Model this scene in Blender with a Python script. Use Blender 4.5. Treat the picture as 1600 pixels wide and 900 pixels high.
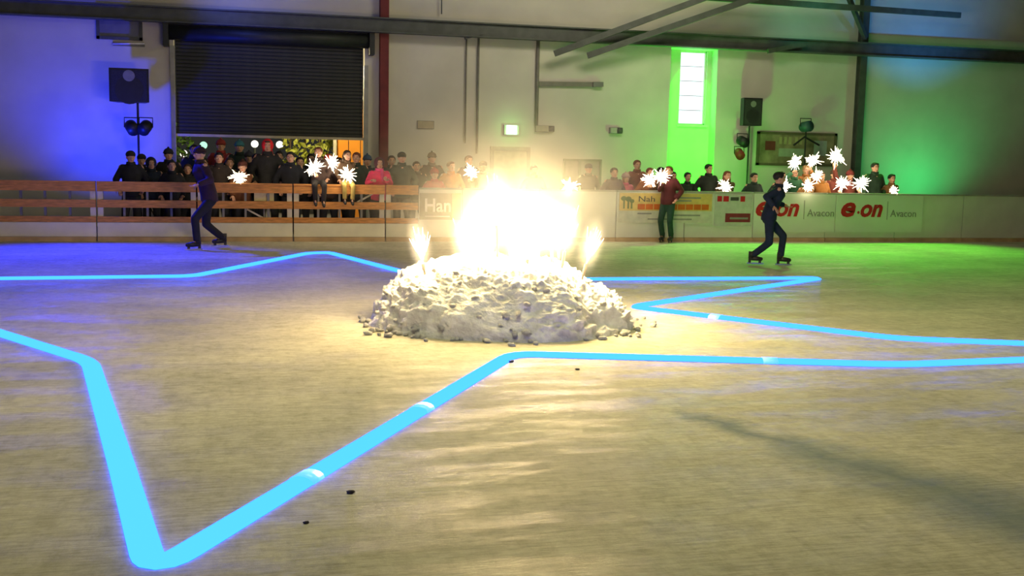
import bpy, bmesh, math, random
from mathutils import Vector, Matrix, noise
random.seed(7)
C = bpy.context.scene.collection
SC = bpy.context.scene
for o in list(bpy.data.objects): bpy.data.objects.remove(o)

# ------------------------------------------------------------------ camera
YAW, PITCH, ROLL, FPX, CAMH = math.radians(14.13), math.radians(6.916), math.radians(1.144), 1666.0, 1.6
def cam_basis():
    cy, sy, cp, sp = math.cos(YAW), math.sin(YAW), math.cos(PITCH), math.sin(PITCH)
    F = Vector((sy*cp, cy*cp, -sp)); R = Vector((cy, -sy, 0)); U = R.cross(F)
    c, s = math.cos(ROLL), math.sin(ROLL)
    return F, c*R + s*U, -s*R + c*U
CF, CR, CU = cam_basis()
cam = bpy.data.objects.new('camera', bpy.data.cameras.new('camera')); C.objects.link(cam)
cam.matrix_world = Matrix(((CR.x, CU.x, -CF.x, 0), (CR.y, CU.y, -CF.y, 0), (CR.z, CU.z, -CF.z, CAMH), (0, 0, 0, 1)))
cam.data.sensor_width = 36.0; cam.data.lens = 36.0*FPX/1600.0; cam.data.clip_end = 200
SC.camera = cam
O = Vector((0, 0, CAMH))
def ray(x, y): return CF + CR*((x-800)/FPX) + CU*((450-y)/FPX)
def at(x, y, Y):                      # point of the hall on the upright plane at depth Y
    d = ray(x, y); return O + d*(Y/d.y)
def ground(x, y, z=0.0):
    d = ray(x, y); return O + d*((z-CAMH)/d.z)

# ------------------------------------------------------------------ world, lights, exposure
w = bpy.data.worlds.new('hall_air'); SC.world = w; w.use_nodes = True
w.node_tree.nodes['Background'].inputs[0].default_value = (0.62, 0.62, 0.55, 1)
w.node_tree.nodes['Background'].inputs[1].default_value = 0.035
SC.view_settings.view_transform = 'Standard'; SC.view_settings.look = 'None'
SC.view_settings.exposure = 0.0; SC.view_settings.gamma = 1.0; SC.view_settings.use_curve_mapping = False
def area(name, loc, target, sx, sy, power, col):
    l = bpy.data.lights.new(name, 'AREA'); l.shape = 'RECTANGLE'; l.size = sx; l.size_y = sy; l.energy = power; l.color = col
    o = bpy.data.objects.new(name, l); C.objects.link(o); o.location = loc
    o.rotation_euler = (Vector(target)-Vector(loc)).to_track_quat('-Z', 'Y').to_euler(); return o
def spot(name, loc, target, power, col, angle, blend=0.6, size=0.08, parent=None):
    l = bpy.data.lights.new(name, 'SPOT'); l.energy = power; l.color = col; l.spot_size = math.radians(angle); l.spot_blend = blend
    l.shadow_soft_size = size
    o = bpy.data.objects.new(name, l); C.objects.link(o); o.location = loc
    o.rotation_euler = (Vector(target)-Vector(loc)).to_track_quat('-Z', 'Y').to_euler(); return o
def point(name, loc, power, col, size=0.05):
    l = bpy.data.lights.new(name, 'POINT'); l.energy = power; l.color = col; l.shadow_soft_size = size
    o = bpy.data.objects.new(name, l); C.objects.link(o); o.location = loc; return o
# hall lamps hanging from the roof, above the frame
area('hall_lamp', (7.6, 18.6, 6.3), (7.4, 24.0, 2.4), 3.0, 1.0, 135, (1.0, 0.90, 0.66))
area('hall_lamp', (1.0, 6.6, 6.6), (1.6, 8.4, 0.0), 3.5, 2.2, 225, (1.0, 0.93, 0.52))
area('hall_lamp', (7.6, 8.6, 6.6), (7.6, 9.0, 0.0), 3.0, 1.2, 100, (0.92, 1.0, 0.42))
# coloured wash lights of the show
spot('blue_wash', (-2.9, 22.0, 0.6), (-2.6, 24.0, 3.9), 760, (0.01, 0.03, 1.0), 125, 1.0)
spot('blue_wash', (-3.4, 21.0, 4.6), (-2.3, 16.6, 0.0), 5500, (0.01, 0.02, 1.0), 66, 0.9)
spot('green_wash', (10.45, 24.12, 0.25), (10.45, 24.34, 3.0), 1500, (0.0, 1.0, 0.0), 60, 0.6)
spot('green_wash', (10.45, 24.10, 4.22), (10.45, 24.34, 1.6), 800, (0.0, 1.0, 0.0), 70, 0.6)
spot('green_wash', (10.4, 21.4, 0.8), (10.6, 24.0, 2.6), 260, (0.10, 1.0, 0.06), 130, 1.0)
spot('green_wash', (16.4, 22.4, 0.5), (16.6, 24.0, 3.0), 190, (0.04, 1.0, 0.24), 125, 1.0)
spot('green_wash', (10.6, 21.2, 4.4), (9.0, 17.2, 0.0), 1500, (0.08, 1.0, 0.03), 70, 1.0)
spot('green_wash', (14.0, 21.2, 4.4), (12.6, 17.8, 0.0), 1700, (0.12, 1.0, 0.03), 66, 1.0)
spot('blue_wash', (-0.8, 22.2, 4.75), (0.9, 24.0, 5.3), 90, (0.08, 0.14, 1.0), 130, 1.0)
spot('teal_wash', (13.0, 22.4, 4.75), (13.2, 24.0, 5.6), 25, (0.02, 0.8, 0.5), 130, 1.0)
spot('teal_wash', (16.2, 21.5, 3.2), (16.4, 24.0, 6.0), 260, (0.02, 0.30, 1.0), 90, 1.0)

B, W = 20.1, 24.0                      # rink boards, back wall

# ------------------------------------------------------------------ materials
MC = {}
def mat(name, col, rough=0.7, var=0.12, scale=8.0, bump=0.0, metal=0.0, emit=None, estr=0.0, spec=0.4, stretch=(1, 1, 1)):
    if name in MC: return MC[name]
    m = bpy.data.materials.new(name); m.use_nodes = True; nt = m.node_tree; n = nt.nodes; b = n['Principled BSDF']
    b.inputs['Roughness'].default_value = rough; b.inputs['Metallic'].default_value = metal
    b.inputs['Specular IOR Level'].default_value = spec
    tc = n.new('ShaderNodeTexCoord'); mp = n.new('ShaderNodeMapping'); mp.inputs['Scale'].default_value = stretch
    nt.links.new(tc.outputs['Object'], mp.inputs[0])
    nz = n.new('ShaderNodeTexNoise'); nz.inputs['Scale'].default_value = scale; nz.inputs['Detail'].default_value = 5
    nt.links.new(mp.outputs[0], nz.inputs['Vector'])
    cr = n.new('ShaderNodeValToRGB')
    cr.color_ramp.elements[0].position = 0.3; cr.color_ramp.elements[1].position = 0.72
    cr.color_ramp.elements[0].color = (*[max(0, c*(1-var)) for c in col], 1)
    cr.color_ramp.elements[1].color = (*[min(1, c*(1+var)) for c in col], 1)
    nt.links.new(nz.outputs['Fac'], cr.inputs[0]); nt.links.new(cr.outputs[0], b.inputs['Base Color'])
    if bump:
        bp = n.new('ShaderNodeBump'); bp.inputs['Strength'].default_value = bump; bp.inputs['Distance'].default_value = 0.02
        nt.links.new(nz.outputs['Fac'], bp.inputs['Height']); nt.links.new(bp.outputs[0], b.inputs['Normal'])
    if emit:
        b.inputs['Emission Color'].default_value = (*emit, 1); b.inputs['Emission Strength'].default_value = estr
    MC[name] = m; return m

def ice_material():
    m = bpy.data.materials.new('scuffed_wet_ice'); m.use_nodes = True; nt = m.node_tree; n = nt.nodes; L = nt.links; b = n['Principled BSDF']
    tc = n.new('ShaderNodeTexCoord')
    def noise_n(scale, detail, st=(1, 1, 1), rough=0.6):
        mp = n.new('ShaderNodeMapping'); mp.inputs['Scale'].default_value = st; L.new(tc.outputs['Object'], mp.inputs[0])
        z = n.new('ShaderNodeTexNoise'); z.inputs['Scale'].default_value = scale; z.inputs['Detail'].default_value = detail; z.inputs['Roughness'].default_value = rough
        L.new(mp.outputs[0], z.inputs['Vector']); return z.outputs['Fac']
    def ramp(src, p0, p1, c0, c1):
        r = n.new('ShaderNodeValToRGB'); e = r.color_ramp.elements; e[0].position = p0; e[1].position = p1
        e[0].color = (*c0, 1); e[1].color = (*c1, 1); L.new(src, r.inputs[0]); return r.outputs[0]
    def mul(a, c, f=1.0):
        x = n.new('ShaderNodeMix'); x.data_type = 'RGBA'; x.blend_type = 'MULTIPLY'; x.inputs[0].default_value = f
        L.new(a, x.inputs[6]); L.new(c, x.inputs[7]); return x.outputs[2]
    big = noise_n(0.55, 5, (1, 1, 1)); fine = noise_n(9, 8, (1, 1, 1), 0.75); scr = noise_n(11, 8, (0.45, 4.0, 1), 0.75)
    scr2 = noise_n(5, 7, (3.2, 0.8, 1), 0.7)
    c = ramp(big, 0.32, 0.68, (0.53, 0.515, 0.41), (0.76, 0.73, 0.58))
    c = mul(c, ramp(scr, 0.36, 0.56, (0.72, 0.71, 0.68), (1, 1, 1)))
    c = mul(c, ramp(fine, 0.38, 0.58, (0.82, 0.81, 0.78), (1, 1, 1)))
    c = mul(c, ramp(scr2, 0.34, 0.5, (0.88, 0.88, 0.86), (1, 1, 1)))
    # dark blue-grey streak mixed into the ice colour at the right, wavering and widening
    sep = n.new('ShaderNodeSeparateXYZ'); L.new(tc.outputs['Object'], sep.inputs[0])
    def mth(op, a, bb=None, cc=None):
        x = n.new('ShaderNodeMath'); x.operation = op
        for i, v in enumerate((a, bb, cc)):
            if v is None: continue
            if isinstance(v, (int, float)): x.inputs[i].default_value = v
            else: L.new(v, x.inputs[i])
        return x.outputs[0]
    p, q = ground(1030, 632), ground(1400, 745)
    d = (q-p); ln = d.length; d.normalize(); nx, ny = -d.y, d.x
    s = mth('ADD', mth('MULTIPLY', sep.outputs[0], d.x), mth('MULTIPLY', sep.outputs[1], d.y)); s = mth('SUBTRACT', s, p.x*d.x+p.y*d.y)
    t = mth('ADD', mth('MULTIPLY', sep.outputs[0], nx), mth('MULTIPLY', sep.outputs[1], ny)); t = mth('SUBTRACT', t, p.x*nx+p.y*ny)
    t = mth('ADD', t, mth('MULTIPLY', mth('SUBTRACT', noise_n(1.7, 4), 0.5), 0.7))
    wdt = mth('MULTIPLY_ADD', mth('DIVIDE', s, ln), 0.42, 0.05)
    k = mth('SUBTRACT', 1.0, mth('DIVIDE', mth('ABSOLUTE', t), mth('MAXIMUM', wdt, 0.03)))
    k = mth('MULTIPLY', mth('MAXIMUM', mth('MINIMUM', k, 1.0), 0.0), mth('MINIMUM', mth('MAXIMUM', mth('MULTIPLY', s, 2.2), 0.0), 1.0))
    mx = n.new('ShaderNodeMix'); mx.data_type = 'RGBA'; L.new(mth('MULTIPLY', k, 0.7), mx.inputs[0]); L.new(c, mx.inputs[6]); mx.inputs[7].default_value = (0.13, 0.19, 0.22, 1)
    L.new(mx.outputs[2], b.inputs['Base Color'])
    wet = noise_n(0.9, 6, (1, 1.6, 1), 0.65)
    r = n.new('ShaderNodeMapRange'); r.inputs[1].default_value = 0.38; r.inputs[2].default_value = 0.62; r.inputs[3].default_value = 0.10; r.inputs[4].default_value = 0.26
    L.new(wet, r.inputs[0]); L.new(r.outputs[0], b.inputs['Roughness'])
    b.inputs['Specular IOR Level'].default_value = 0.12; b.inputs['IOR'].default_value = 1.25
    bp = n.new('ShaderNodeBump'); bp.inputs['Strength'].default_value = 0.22; bp.inputs['Distance'].default_value = 0.02
    L.new(mth('ADD', scr, fine), bp.inputs['Height']); L.new(bp.outputs[0], b.inputs['Normal'])
    # scuffed dry ice is matt, wet patches between the scratches shine
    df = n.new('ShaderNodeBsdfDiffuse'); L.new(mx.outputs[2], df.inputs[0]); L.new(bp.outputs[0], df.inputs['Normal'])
    wm = n.new('ShaderNodeMapRange'); wm.inputs[1].default_value = 0.46; wm.inputs[2].default_value = 0.66; wm.inputs[3].default_value = 0.10; wm.inputs[4].default_value = 0.75
    L.new(noise_n(1.15, 7, (0.8, 2.6, 1), 0.7), wm.inputs[0])
    ms = n.new('ShaderNodeMixShader'); L.new(wm.outputs[0], ms.inputs[0]); L.new(df.outputs[0], ms.inputs[1]); L.new(b.outputs[0], ms.inputs[2])
    L.new(ms.outputs[0], n['Material Output'].inputs[0])
    return m

def snow_material():
    m = bpy.data.materials.new('dirty_snow'); m.use_nodes = True; nt = m.node_tree; n = nt.nodes; L = nt.links; b = n['Principled BSDF']
    tc = n.new('ShaderNodeTexCoord')
    z = n.new('ShaderNodeTexNoise'); z.inputs['Scale'].default_value = 7; z.inputs['Detail'].default_value = 8; L.new(tc.outputs['Object'], z.inputs['Vector'])
    r = n.new('ShaderNodeValToRGB'); r.color_ramp.elements[0].position = 0.3; r.color_ramp.elements[1].position = 0.62
    r.color_ramp.elements[0].color = (0.58, 0.58, 0.56, 1); r.color_ramp.elements[1].color = (0.88, 0.88, 0.86, 1)
    L.new(z.outputs['Fac'], r.inputs[0]); L.new(r.outputs[0], b.inputs['Base Color']); b.inputs['Roughness'].default_value = 0.75
    z2 = n.new('ShaderNodeTexNoise'); z2.inputs['Scale'].default_value = 26; z2.inputs['Detail'].default_value = 6; L.new(tc.outputs['Object'], z2.inputs['Vector'])
    bp = n.new('ShaderNodeBump'); bp.inputs['Strength'].default_value = 0.7; bp.inputs['Distance'].default_value = 0.03
    L.new(z2.outputs['Fac'], bp.inputs['Height']); L.new(bp.outputs[0], b.inputs['Normal']); return m

def emission(name, col, strength):
    if name in MC: return MC[name]
    m = bpy.data.materials.new(name); m.use_nodes = True; nt = m.node_tree; n = nt.nodes; n.clear()
    e = n.new('ShaderNodeEmission'); e.inputs[0].default_value = (*col, 1); e.inputs[1].default_value = strength
    o = n.new('ShaderNodeOutputMaterial'); nt.links.new(e.outputs[0], o.inputs[0]); MC[name] = m; return m

def flame_volume(name, col, strength):
    # glowing gas: emission fades from the axis of the unit-sphere-shaped flame to its skin
    m = bpy.data.materials.new(name); m.use_nodes = True; nt = m.node_tree; n = nt.nodes; n.clear(); L = nt.links
    tc = n.new('ShaderNodeTexCoord')
    ln = n.new('ShaderNodeVectorMath'); ln.operation = 'LENGTH'; L.new(tc.outputs['Object'], ln.inputs[0])
    s = n.new('ShaderNodeMath'); s.operation = 'SUBTRACT'; s.inputs[0].default_value = 1.0; L.new(ln.outputs['Value'], s.inputs[1]); s.use_clamp = True
    p = n.new('ShaderNodeMath'); p.operation = 'POWER'; p.inputs[1].default_value = 2.0; L.new(s.outputs[0], p.inputs[0])
    k = n.new('ShaderNodeMath'); k.operation = 'MULTIPLY'; k.inputs[1].default_value = strength; L.new(p.outputs[0], k.inputs[0])
    e = n.new('ShaderNodeEmission'); e.inputs[0].default_value = (*col, 1); L.new(k.outputs[0], e.inputs[1])
    o = n.new('ShaderNodeOutputMaterial'); L.new(e.outputs[0], o.inputs['Volume']); return m

# ------------------------------------------------------------------ mesh helpers
def tag(o, label=None, cat=None, group=None, kind=None):
    if label: o['label'] = label
    if cat: o['category'] = cat
    if group: o['group'] = group
    if kind: o['kind'] = kind
    return o
def thing(name, loc, label, cat, group=None, rz=0.0):
    o = bpy.data.objects.new(name, None); C.objects.link(o); o.location = loc; o.rotation_euler.z = rz
    o.empty_display_size = 0.1
    return tag(o, label, cat, group)
def origin(o):
    v = Vector((0, 0, 0))
    while o is not None: v += o.location; o = o.parent
    return v
def link(name, me, m, parent=None, loc=(0, 0, 0), smooth=False):
    o = bpy.data.objects.new(name, me); C.objects.link(o); o.location = loc
    if m is not None and not me.materials: me.materials.append(m)
    if parent: o.parent = parent
    if smooth:
        me.polygons.foreach_set('use_smooth', [True]*len(me.polygons))
    return o
class G:
    def __init__(s): s.V = []; s.F = []
    def add(s, vs, fs):
        k = len(s.V); s.V += [Vector(v) for v in vs]; s.F += [tuple(i+k for i in f) for f in fs]; return s
    def box(s, x0, x1, y0, y1, z0, z1):
        vs = [(x, y, z) for x in (x0, x1) for y in (y0, y1) for z in (z0, z1)]
        return s.add(vs, [(0, 1, 3, 2), (4, 6, 7, 5), (0, 4, 5, 1), (2, 3, 7, 6), (0, 2, 6, 4), (1, 5, 7, 3)])
    def bar(s, a, b, wx, wy, up=(0, 0, 1)):
        a, b = Vector(a), Vector(b); d = (b-a).normalized(); u = Vector(up)
        if abs(d.dot(u)) > 0.98: u = Vector((0, 1, 0))
        x = d.cross(u).normalized(); y = x.cross(d)
        vs = [p + x*(i*wx/2) + y*(j*wy/2) for p in (a, b) for i, j in ((-1, -1), (1, -1), (1, 1), (-1, 1))]
        return s.add(vs, [(3, 2, 1, 0), (4, 5, 6, 7)] + [(i, (i+1) % 4, 4+(i+1) % 4, 4+i) for i in range(4)])
    def path(s, pts, radii, n=8, flat=1.0, cap=True):
        pts = [Vector(p) for p in pts]; k = len(s.V); rings = []
        if isinstance(radii, (int, float)): radii = [radii]*len(pts)
        ref = None
        for i, p in enumerate(pts):
            d = (pts[min(i+1, len(pts)-1)] - pts[max(i-1, 0)]).normalized()
            if ref is None: ref = Vector((0, 0, 1)) if abs(d.z) < 0.9 else Vector((0, 1, 0))
            x = d.cross(ref).normalized(); y = x.cross(d).normalized(); ref = y
            for j in range(n):
                a = 2*math.pi*j/n
                s.V.append(p + x*(radii[i]*math.cos(a)) + y*(radii[i]*flat*math.sin(a)))
        m = len(pts)
        for i in range(m-1):
            for j in range(n):
                s.F.append((k+i*n+j, k+i*n+(j+1) % n, k+(i+1)*n+(j+1) % n, k+(i+1)*n+j))
        if cap:
            s.F.append(tuple(k+j for j in reversed(range(n)))); s.F.append(tuple(k+(m-1)*n+j for j in range(n)))
        return s
    def ell(s, c, r, nu=12, nv=8, rot=None):
        c = Vector(c); k = len(s.V)
        if isinstance(r, (int, float)): r = (r, r, r)
        def P(v):
            v = Vector(v)
            return c + (rot @ v if rot else v)
        s.V.append(P((0, 0, -r[2])))
        for i in range(1, nv):
            t = math.pi*i/nv - math.pi/2
            for j in range(nu):
                a = 2*math.pi*j/nu
                s.V.append(P((r[0]*math.cos(t)*math.cos(a), r[1]*math.cos(t)*math.sin(a), r[2]*math.sin(t))))
        s.V.append(P((0, 0, r[2]))); top = len(s.V)-1
        for j in range(nu):
            s.F.append((k, k+1+(j+1) % nu, k+1+j))
            s.F.append((top, top-nu+j, top-nu+(j+1) % nu))
        for i in range(nv-2):
            for j in range(nu):
                a = k+1+i*nu
                s.F.append((a+j, a+(j+1) % nu, a+nu+(j+1) % nu, a+nu+j))
        return s
    def limb(s, pts, radii, n=10):
        s.path(pts, radii, n)
        for p, r in zip(pts, radii): s.ell(p, r*1.0, n, 6)
        return s
    def mesh(s, name, off=None):
        me = bpy.data.meshes.new(name)
        o = off or Vector((0, 0, 0))
        me.from_pydata([tuple(v-o) for v in s.V], [], s.F); me.update(); return me
    def build(s, name, m, parent=None, smooth=False, world=True):
        off = origin(parent) if (parent and world) else None
        return link(name, s.mesh(name, off), m, parent, smooth=smooth)
def struct(o): o['kind'] = 'structure'; return o
def text_mesh(body, height=None, width=None, shear=0.0, offset=0.0, depth=0.004):
    cu = bpy.data.curves.new('lettering', 'FONT'); cu.body = body; cu.shear = shear; cu.offset = offset; cu.extrude = depth
    cu.resolution_u = 3
    ob = bpy.data.objects.new('lettering', cu); C.objects.link(ob)
    dg = bpy.context.evaluated_depsgraph_get(); me = bpy.data.meshes.new_from_object(ob.evaluated_get(dg))
    bpy.data.objects.remove(ob); bpy.data.curves.remove(cu)
    xs = [v.co.x for v in me.vertices]; ys = [v.co.y for v in me.vertices]
    x0, x1, y0, y1 = min(xs), max(xs), min(ys), max(ys)
    fy = height/(y1-y0) if height else 1; fx = width/(x1-x0) if width else fy
    for v in me.vertices:
        x, y, z = v.co; v.co = ((x-x0)*fx, -z, (y-y0)*fy)
    return me
def lettering(body, p, m, parent, height, width=None, shear=0.0, offset=0.0, name='lettering'):
    me = text_mesh(body, height, width, shear, offset)
    return link(name, me, m, parent, Vector(p)-origin(parent))

# ------------------------------------------------------------------ setting
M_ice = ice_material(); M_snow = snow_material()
M_wall = mat('painted_plaster', (0.60, 0.58, 0.50), 0.85, 0.07, 1.3, 0.05)
M_conc = mat('concrete', (0.22, 0.21, 0.20), 0.85, 0.2, 3, 0.1)
M_steel = mat('dark_painted_steel', (0.075, 0.085, 0.075), 0.55, 0.2, 5)
M_red = mat('oxide_red_steel', (0.16, 0.018, 0.020), 0.6, 0.2, 5)
M_wood = mat('fence_wood', (0.58, 0.25, 0.06), 0.65, 0.3, 6, 0.15, stretch=(1, 6, 6))
M_white = mat('white_board', (0.66, 0.66, 0.60), 0.5, 0.06, 3)
M_kick = mat('kick_board', (0.78, 0.75, 0.56), 0.6, 0.12, 2)
M_kerb = mat('ochre_kerb', (0.50, 0.35, 0.20), 0.7, 0.2, 4)
M_post = mat('pale_post', (0.68, 0.64, 0.48), 0.6, 0.15, 5)
M_black = mat('black_plastic', (0.012, 0.012, 0.014), 0.5, 0.2, 12)
M_grey = mat('grey_metal', (0.20, 0.20, 0.19), 0.5, 0.15, 8, 0, 0.3)
M_slat = mat('dark_shutter', (0.018, 0.022, 0.020), 0.5, 0.25, 5)
M_rail = mat('galvanised_rail', (0.34, 0.34, 0.30), 0.5, 0.15, 6)

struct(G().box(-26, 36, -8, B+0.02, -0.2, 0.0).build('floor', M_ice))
struct(G().box(-26, 36, B+0.02, 42, -0.2, -0.004).build('floor_spectators', M_conc))
struct(G().box(-26, 36, -8, 24.0, 7.2, 7.4).build('ceiling', mat('roof_sheet', (0.16, 0.16, 0.15), 0.8, 0.15, 2)))
struct(G().box(-26.2, -26, -8, 24, 0, 7.2).build('wall_left', M_wall))
struct(G().box(36, 36.2, -8, 24, 0, 7.2).build('wall_right', M_wall))
# back wall with openings for the roller door and the tall window
dl, dr = at(272, 130, W).x, at(570, 130, W).x
dtop = at(430, 60, W).z
RD = 0.34                              # depth of the recess added to keep the green light in a straight column
rx0, rx1, rz1 = at(1047, 130, W).x, at(1120, 130, W).x, at(1083, 76, W).z
wx0, wx1 = at(1062, 130, W+RD).x, at(1104, 130, W+RD).x
wz0, wz1 = at(1083, 195, W+RD).z, at(1083, 80, W+RD).z
g = G()
g.box(-26, dl, W, W+0.3, 0, 7.2); g.box(dl, dr, W, W+0.3, dtop, 7.2); g.box(dr, rx0, W, W+RD, 0, 7.2)
g.box(rx0, rx1, W, W+RD+0.3, rz1, 7.2); g.box(rx1, 36, W, W+RD, 0, 7.2)
struct(g.build('wall_back', M_wall))
g = G(); Q = W+RD
g.box(rx0, wx0, Q, Q+0.3, 0, rz1); g.box(wx1, rx1, Q, Q+0.3, 0, rz1); g.box(wx0, wx1, Q, Q+0.3, 0, wz0); g.box(wx0, wx1, Q, Q+0.3, wz1, rz1)
struct(g.build('wall_light_recess', M_wall))

# roller door: slats one by one
zb = at(420, 216, W).z
d = bpy.data.objects.new('door_1', None); C.objects.link(d); d.location = ((dl+dr)/2, W, 0); d['kind'] = 'structure'
tag(d, 'dark roller shutter raised halfway above the crowd')
pitch_s = 0.078; n_s = int((dtop-zb)/pitch_s)
sl = G(); sl.path([(-(dr-dl)/2+0.04, 0, 0), ((dr-dl)/2-0.04, 0, 0)], 0.041, 8, 0.55); sm = sl.mesh('slat')
for v in sm.vertices: v.co.y, v.co.z = v.co.z*0.45, v.co.y*0.98
for i in range(n_s):
    link('slat', sm, M_slat, d, (0, 0.02, zb+0.09+i*pitch_s))
G().box(dl, dr, W-0.03, W+0.06, zb, zb+0.055).build('bottom_bar', mat('shutter_bottom_bar', (0.55, 0.50, 0.36), 0.5), d)
G().box(dl-0.07, dl+0.02, W-0.07, W+0.05, 0, dtop-0.25).build('guide_rail', M_rail, d)
G().box(dr-0.02, dr+0.07, W-0.07, W+0.05, 0, dtop-0.5).build('guide_rail', M_rail, d)
G().path([(dl-0.1, W-0.12, dtop+0.02), (dr+0.12, W-0.12, dtop+0.02)], 0.16, 16).build('drum', M_slat, d, True)
for x in (dl-0.16, dr+0.1): G().box(x-0.03, x+0.08, W-0.32, W, dtop-0.28, dtop+0.2).build('drum_bracket', M_slat, d)

# tall lit window
wn = bpy.data.objects.new('window_1', None); C.objects.link(wn); wn.location = ((wx0+wx1)/2, Q, wz0); wn['kind'] = 'structure'
tag(wn, 'tall narrow window glowing white in a green-lit wall')
M_pane = emission('lit_frosted_glass', (0.85, 1.0, 0.97), 1.35)
ph = (wz1-wz0)/5
for i in range(5): G().box(wx0+0.02, wx1-0.02, Q+0.12, Q+0.14, wz0+i*ph+0.006, wz0+(i+1)*ph-0.006).build('pane', M_pane, wn)
g = G(); g.box(wx0, wx0+0.03, Q+0.06, Q+0.16, wz0, wz1); g.box(wx1-0.03, wx1, Q+0.06, Q+0.16, wz0, wz1); g.box(wx0, wx1, Q+0.06, Q+0.16, wz0, wz0+0.03); g.box(wx0, wx1, Q+0.06, Q+0.16, wz1-0.03, wz1)
g.build('window_frame', M_white, wn)
G().box(wx0-0.04, wx1+0.04, Q-0.06, Q+0.1, wz0-0.05, wz0).build('window_sill', M_white, wn)

# long steel beam under the roof, columns
zbm = at(600, 40, W-0.3).z
g = G(); y = W-0.32; g.box(-26, 36, y-0.11, y+0.11, zbm+0.13, zbm+0.16); g.box(-26, 36, y-0.015, y+0.015, zbm-0.13, zbm+0.13); g.box(-26, 36, y-0.11, y+0.11, zbm-0.16, zbm-0.13)
struct(g.build('beam_back', M_steel))
def column(name, px, m, wd):
    x = at(px, 150, W-0.14).x; g = G()
    g.box(x-wd/2, x+wd/2, W-0.2, W-0.175, 0, 7.2); g.box(x-0.02, x+0.02, W-0.175, W-0.02, 0, 7.2); g.box(x-wd/2, x+wd/2, W-0.02, W, 0, 7.2)
    return struct(g.build(name, m))
column('column_1', 600, M_red, 0.19)
column('column_2', 1345, M_steel, 0.17)
# knee braces and rafters at the top
def brace(name, a, b, wd, label):
    return tag(G().bar(a, b, wd, wd*1.2).build(name, M_steel), label, 'brace', None)
brace('roof_brace', at(866, 84, W-0.55), at(1130, -14, W-1.5), 0.11, 'long dark diagonal roof brace, upper of the parallel pair by the beam')
brace('roof_brace', at(918, 87, W-0.55), at(1200, -10, W-1.5), 0.11, 'long dark diagonal roof brace, lower of the parallel pair by the beam')
brace('roof_strut', at(1200, 80, W-0.5), at(1258, 69, W-0.5), 0.09, 'short slanted strut under the beam, lit green')
brace('column_brace', at(1352, 60, W-0.3), at(1322, -14, W-0.9), 0.09, 'dark knee brace at the top of the right-hand column')
tag(G().bar(at(1105, -4, W-0.9), at(1500, 24, W-0.9), 0.09, 0.13).build('roof_purlin', M_steel), 'thin dark purlin crossing the top right corner above the column', 'purlin')
tag(G().bar(at(726, 58, W-0.3), at(756, 50, W-0.3), 0.14, 0.1).build('beam_clip', M_steel), 'small dark bracket hanging under the beam above the wall pipes', 'bracket')

# ------------------------------------------------------------------ rink boards: wooden fence on the left
M_seam = mat('seam_rubber', (0.05, 0.05, 0.05), 0.8)
X0 = at(458, 330, B).x; PW = at(602, 330, B).x - X0
zt = 1.03
flabels = {-3: None, -2: 'wooden rail fence panel at the left edge of the picture', -1: 'wooden rail fence panel with orange rails below the red-hooded spectator',
           0: 'wooden rail fence panel on which two children sit with sparklers', 1: 'short wooden rail fence panel next to the grey lettered banner'}
xe = at(654, 330, B).x
diag = {-1: (at(386, 327, B+.12), at(414, 342, B+.12)), 0: (at(558, 316, B+.12), at(582, 303, B+.12))}
for k in range(-3, 2):
    xa = X0 + k*PW; xb = min(xa+PW, xe)
    t = thing('rail_fence_panel', ((xa+xb)/2, B, 0), flabels[k] or 'wooden rail fence panel beyond the left edge of the photograph', 'fence', 'wooden fence panels along the rink')
    a, b = xa+0.012, xb-0.012
    for z0, z1 in ((0.885, zt), (0.60, 0.735), (0.34, 0.44)):
        G().box(a, b, B-0.03, B+0.015, z0, z1).build('rail', M_wood, t)
    G().box(a, b, B-0.05, B+0.08, zt, zt+0.03).build('top_rail', M_wood, t)
    n = 2 if k < 1 else 1
    for px in ([a+0.05, b-0.05] if n == 2 else [a+0.05]):
        G().box(px-0.045, px+0.045, B+0.02, B+0.09, 0.0, zt).build('post', M_post, t)
    if k < 1:
        for fx in (0.27, 0.5, 0.74): G().box(xa+PW*fx-0.02, xa+PW*fx+0.02, B+0.03, B+0.07, 0.3, zt).build('post', M_grey, t)
    if k in diag: G().bar(diag[k][0], diag[k][1], 0.05, 0.03).build('diagonal_brace', M_post, t)
    G().box(a, b, B-0.045, B+0.015, 0.085, 0.335).build('kick_board', M_kick, t)
    G().box(a, b, B-0.07, B+0.015, 0.0, 0.08).build('kerb', M_kerb, t)

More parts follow.
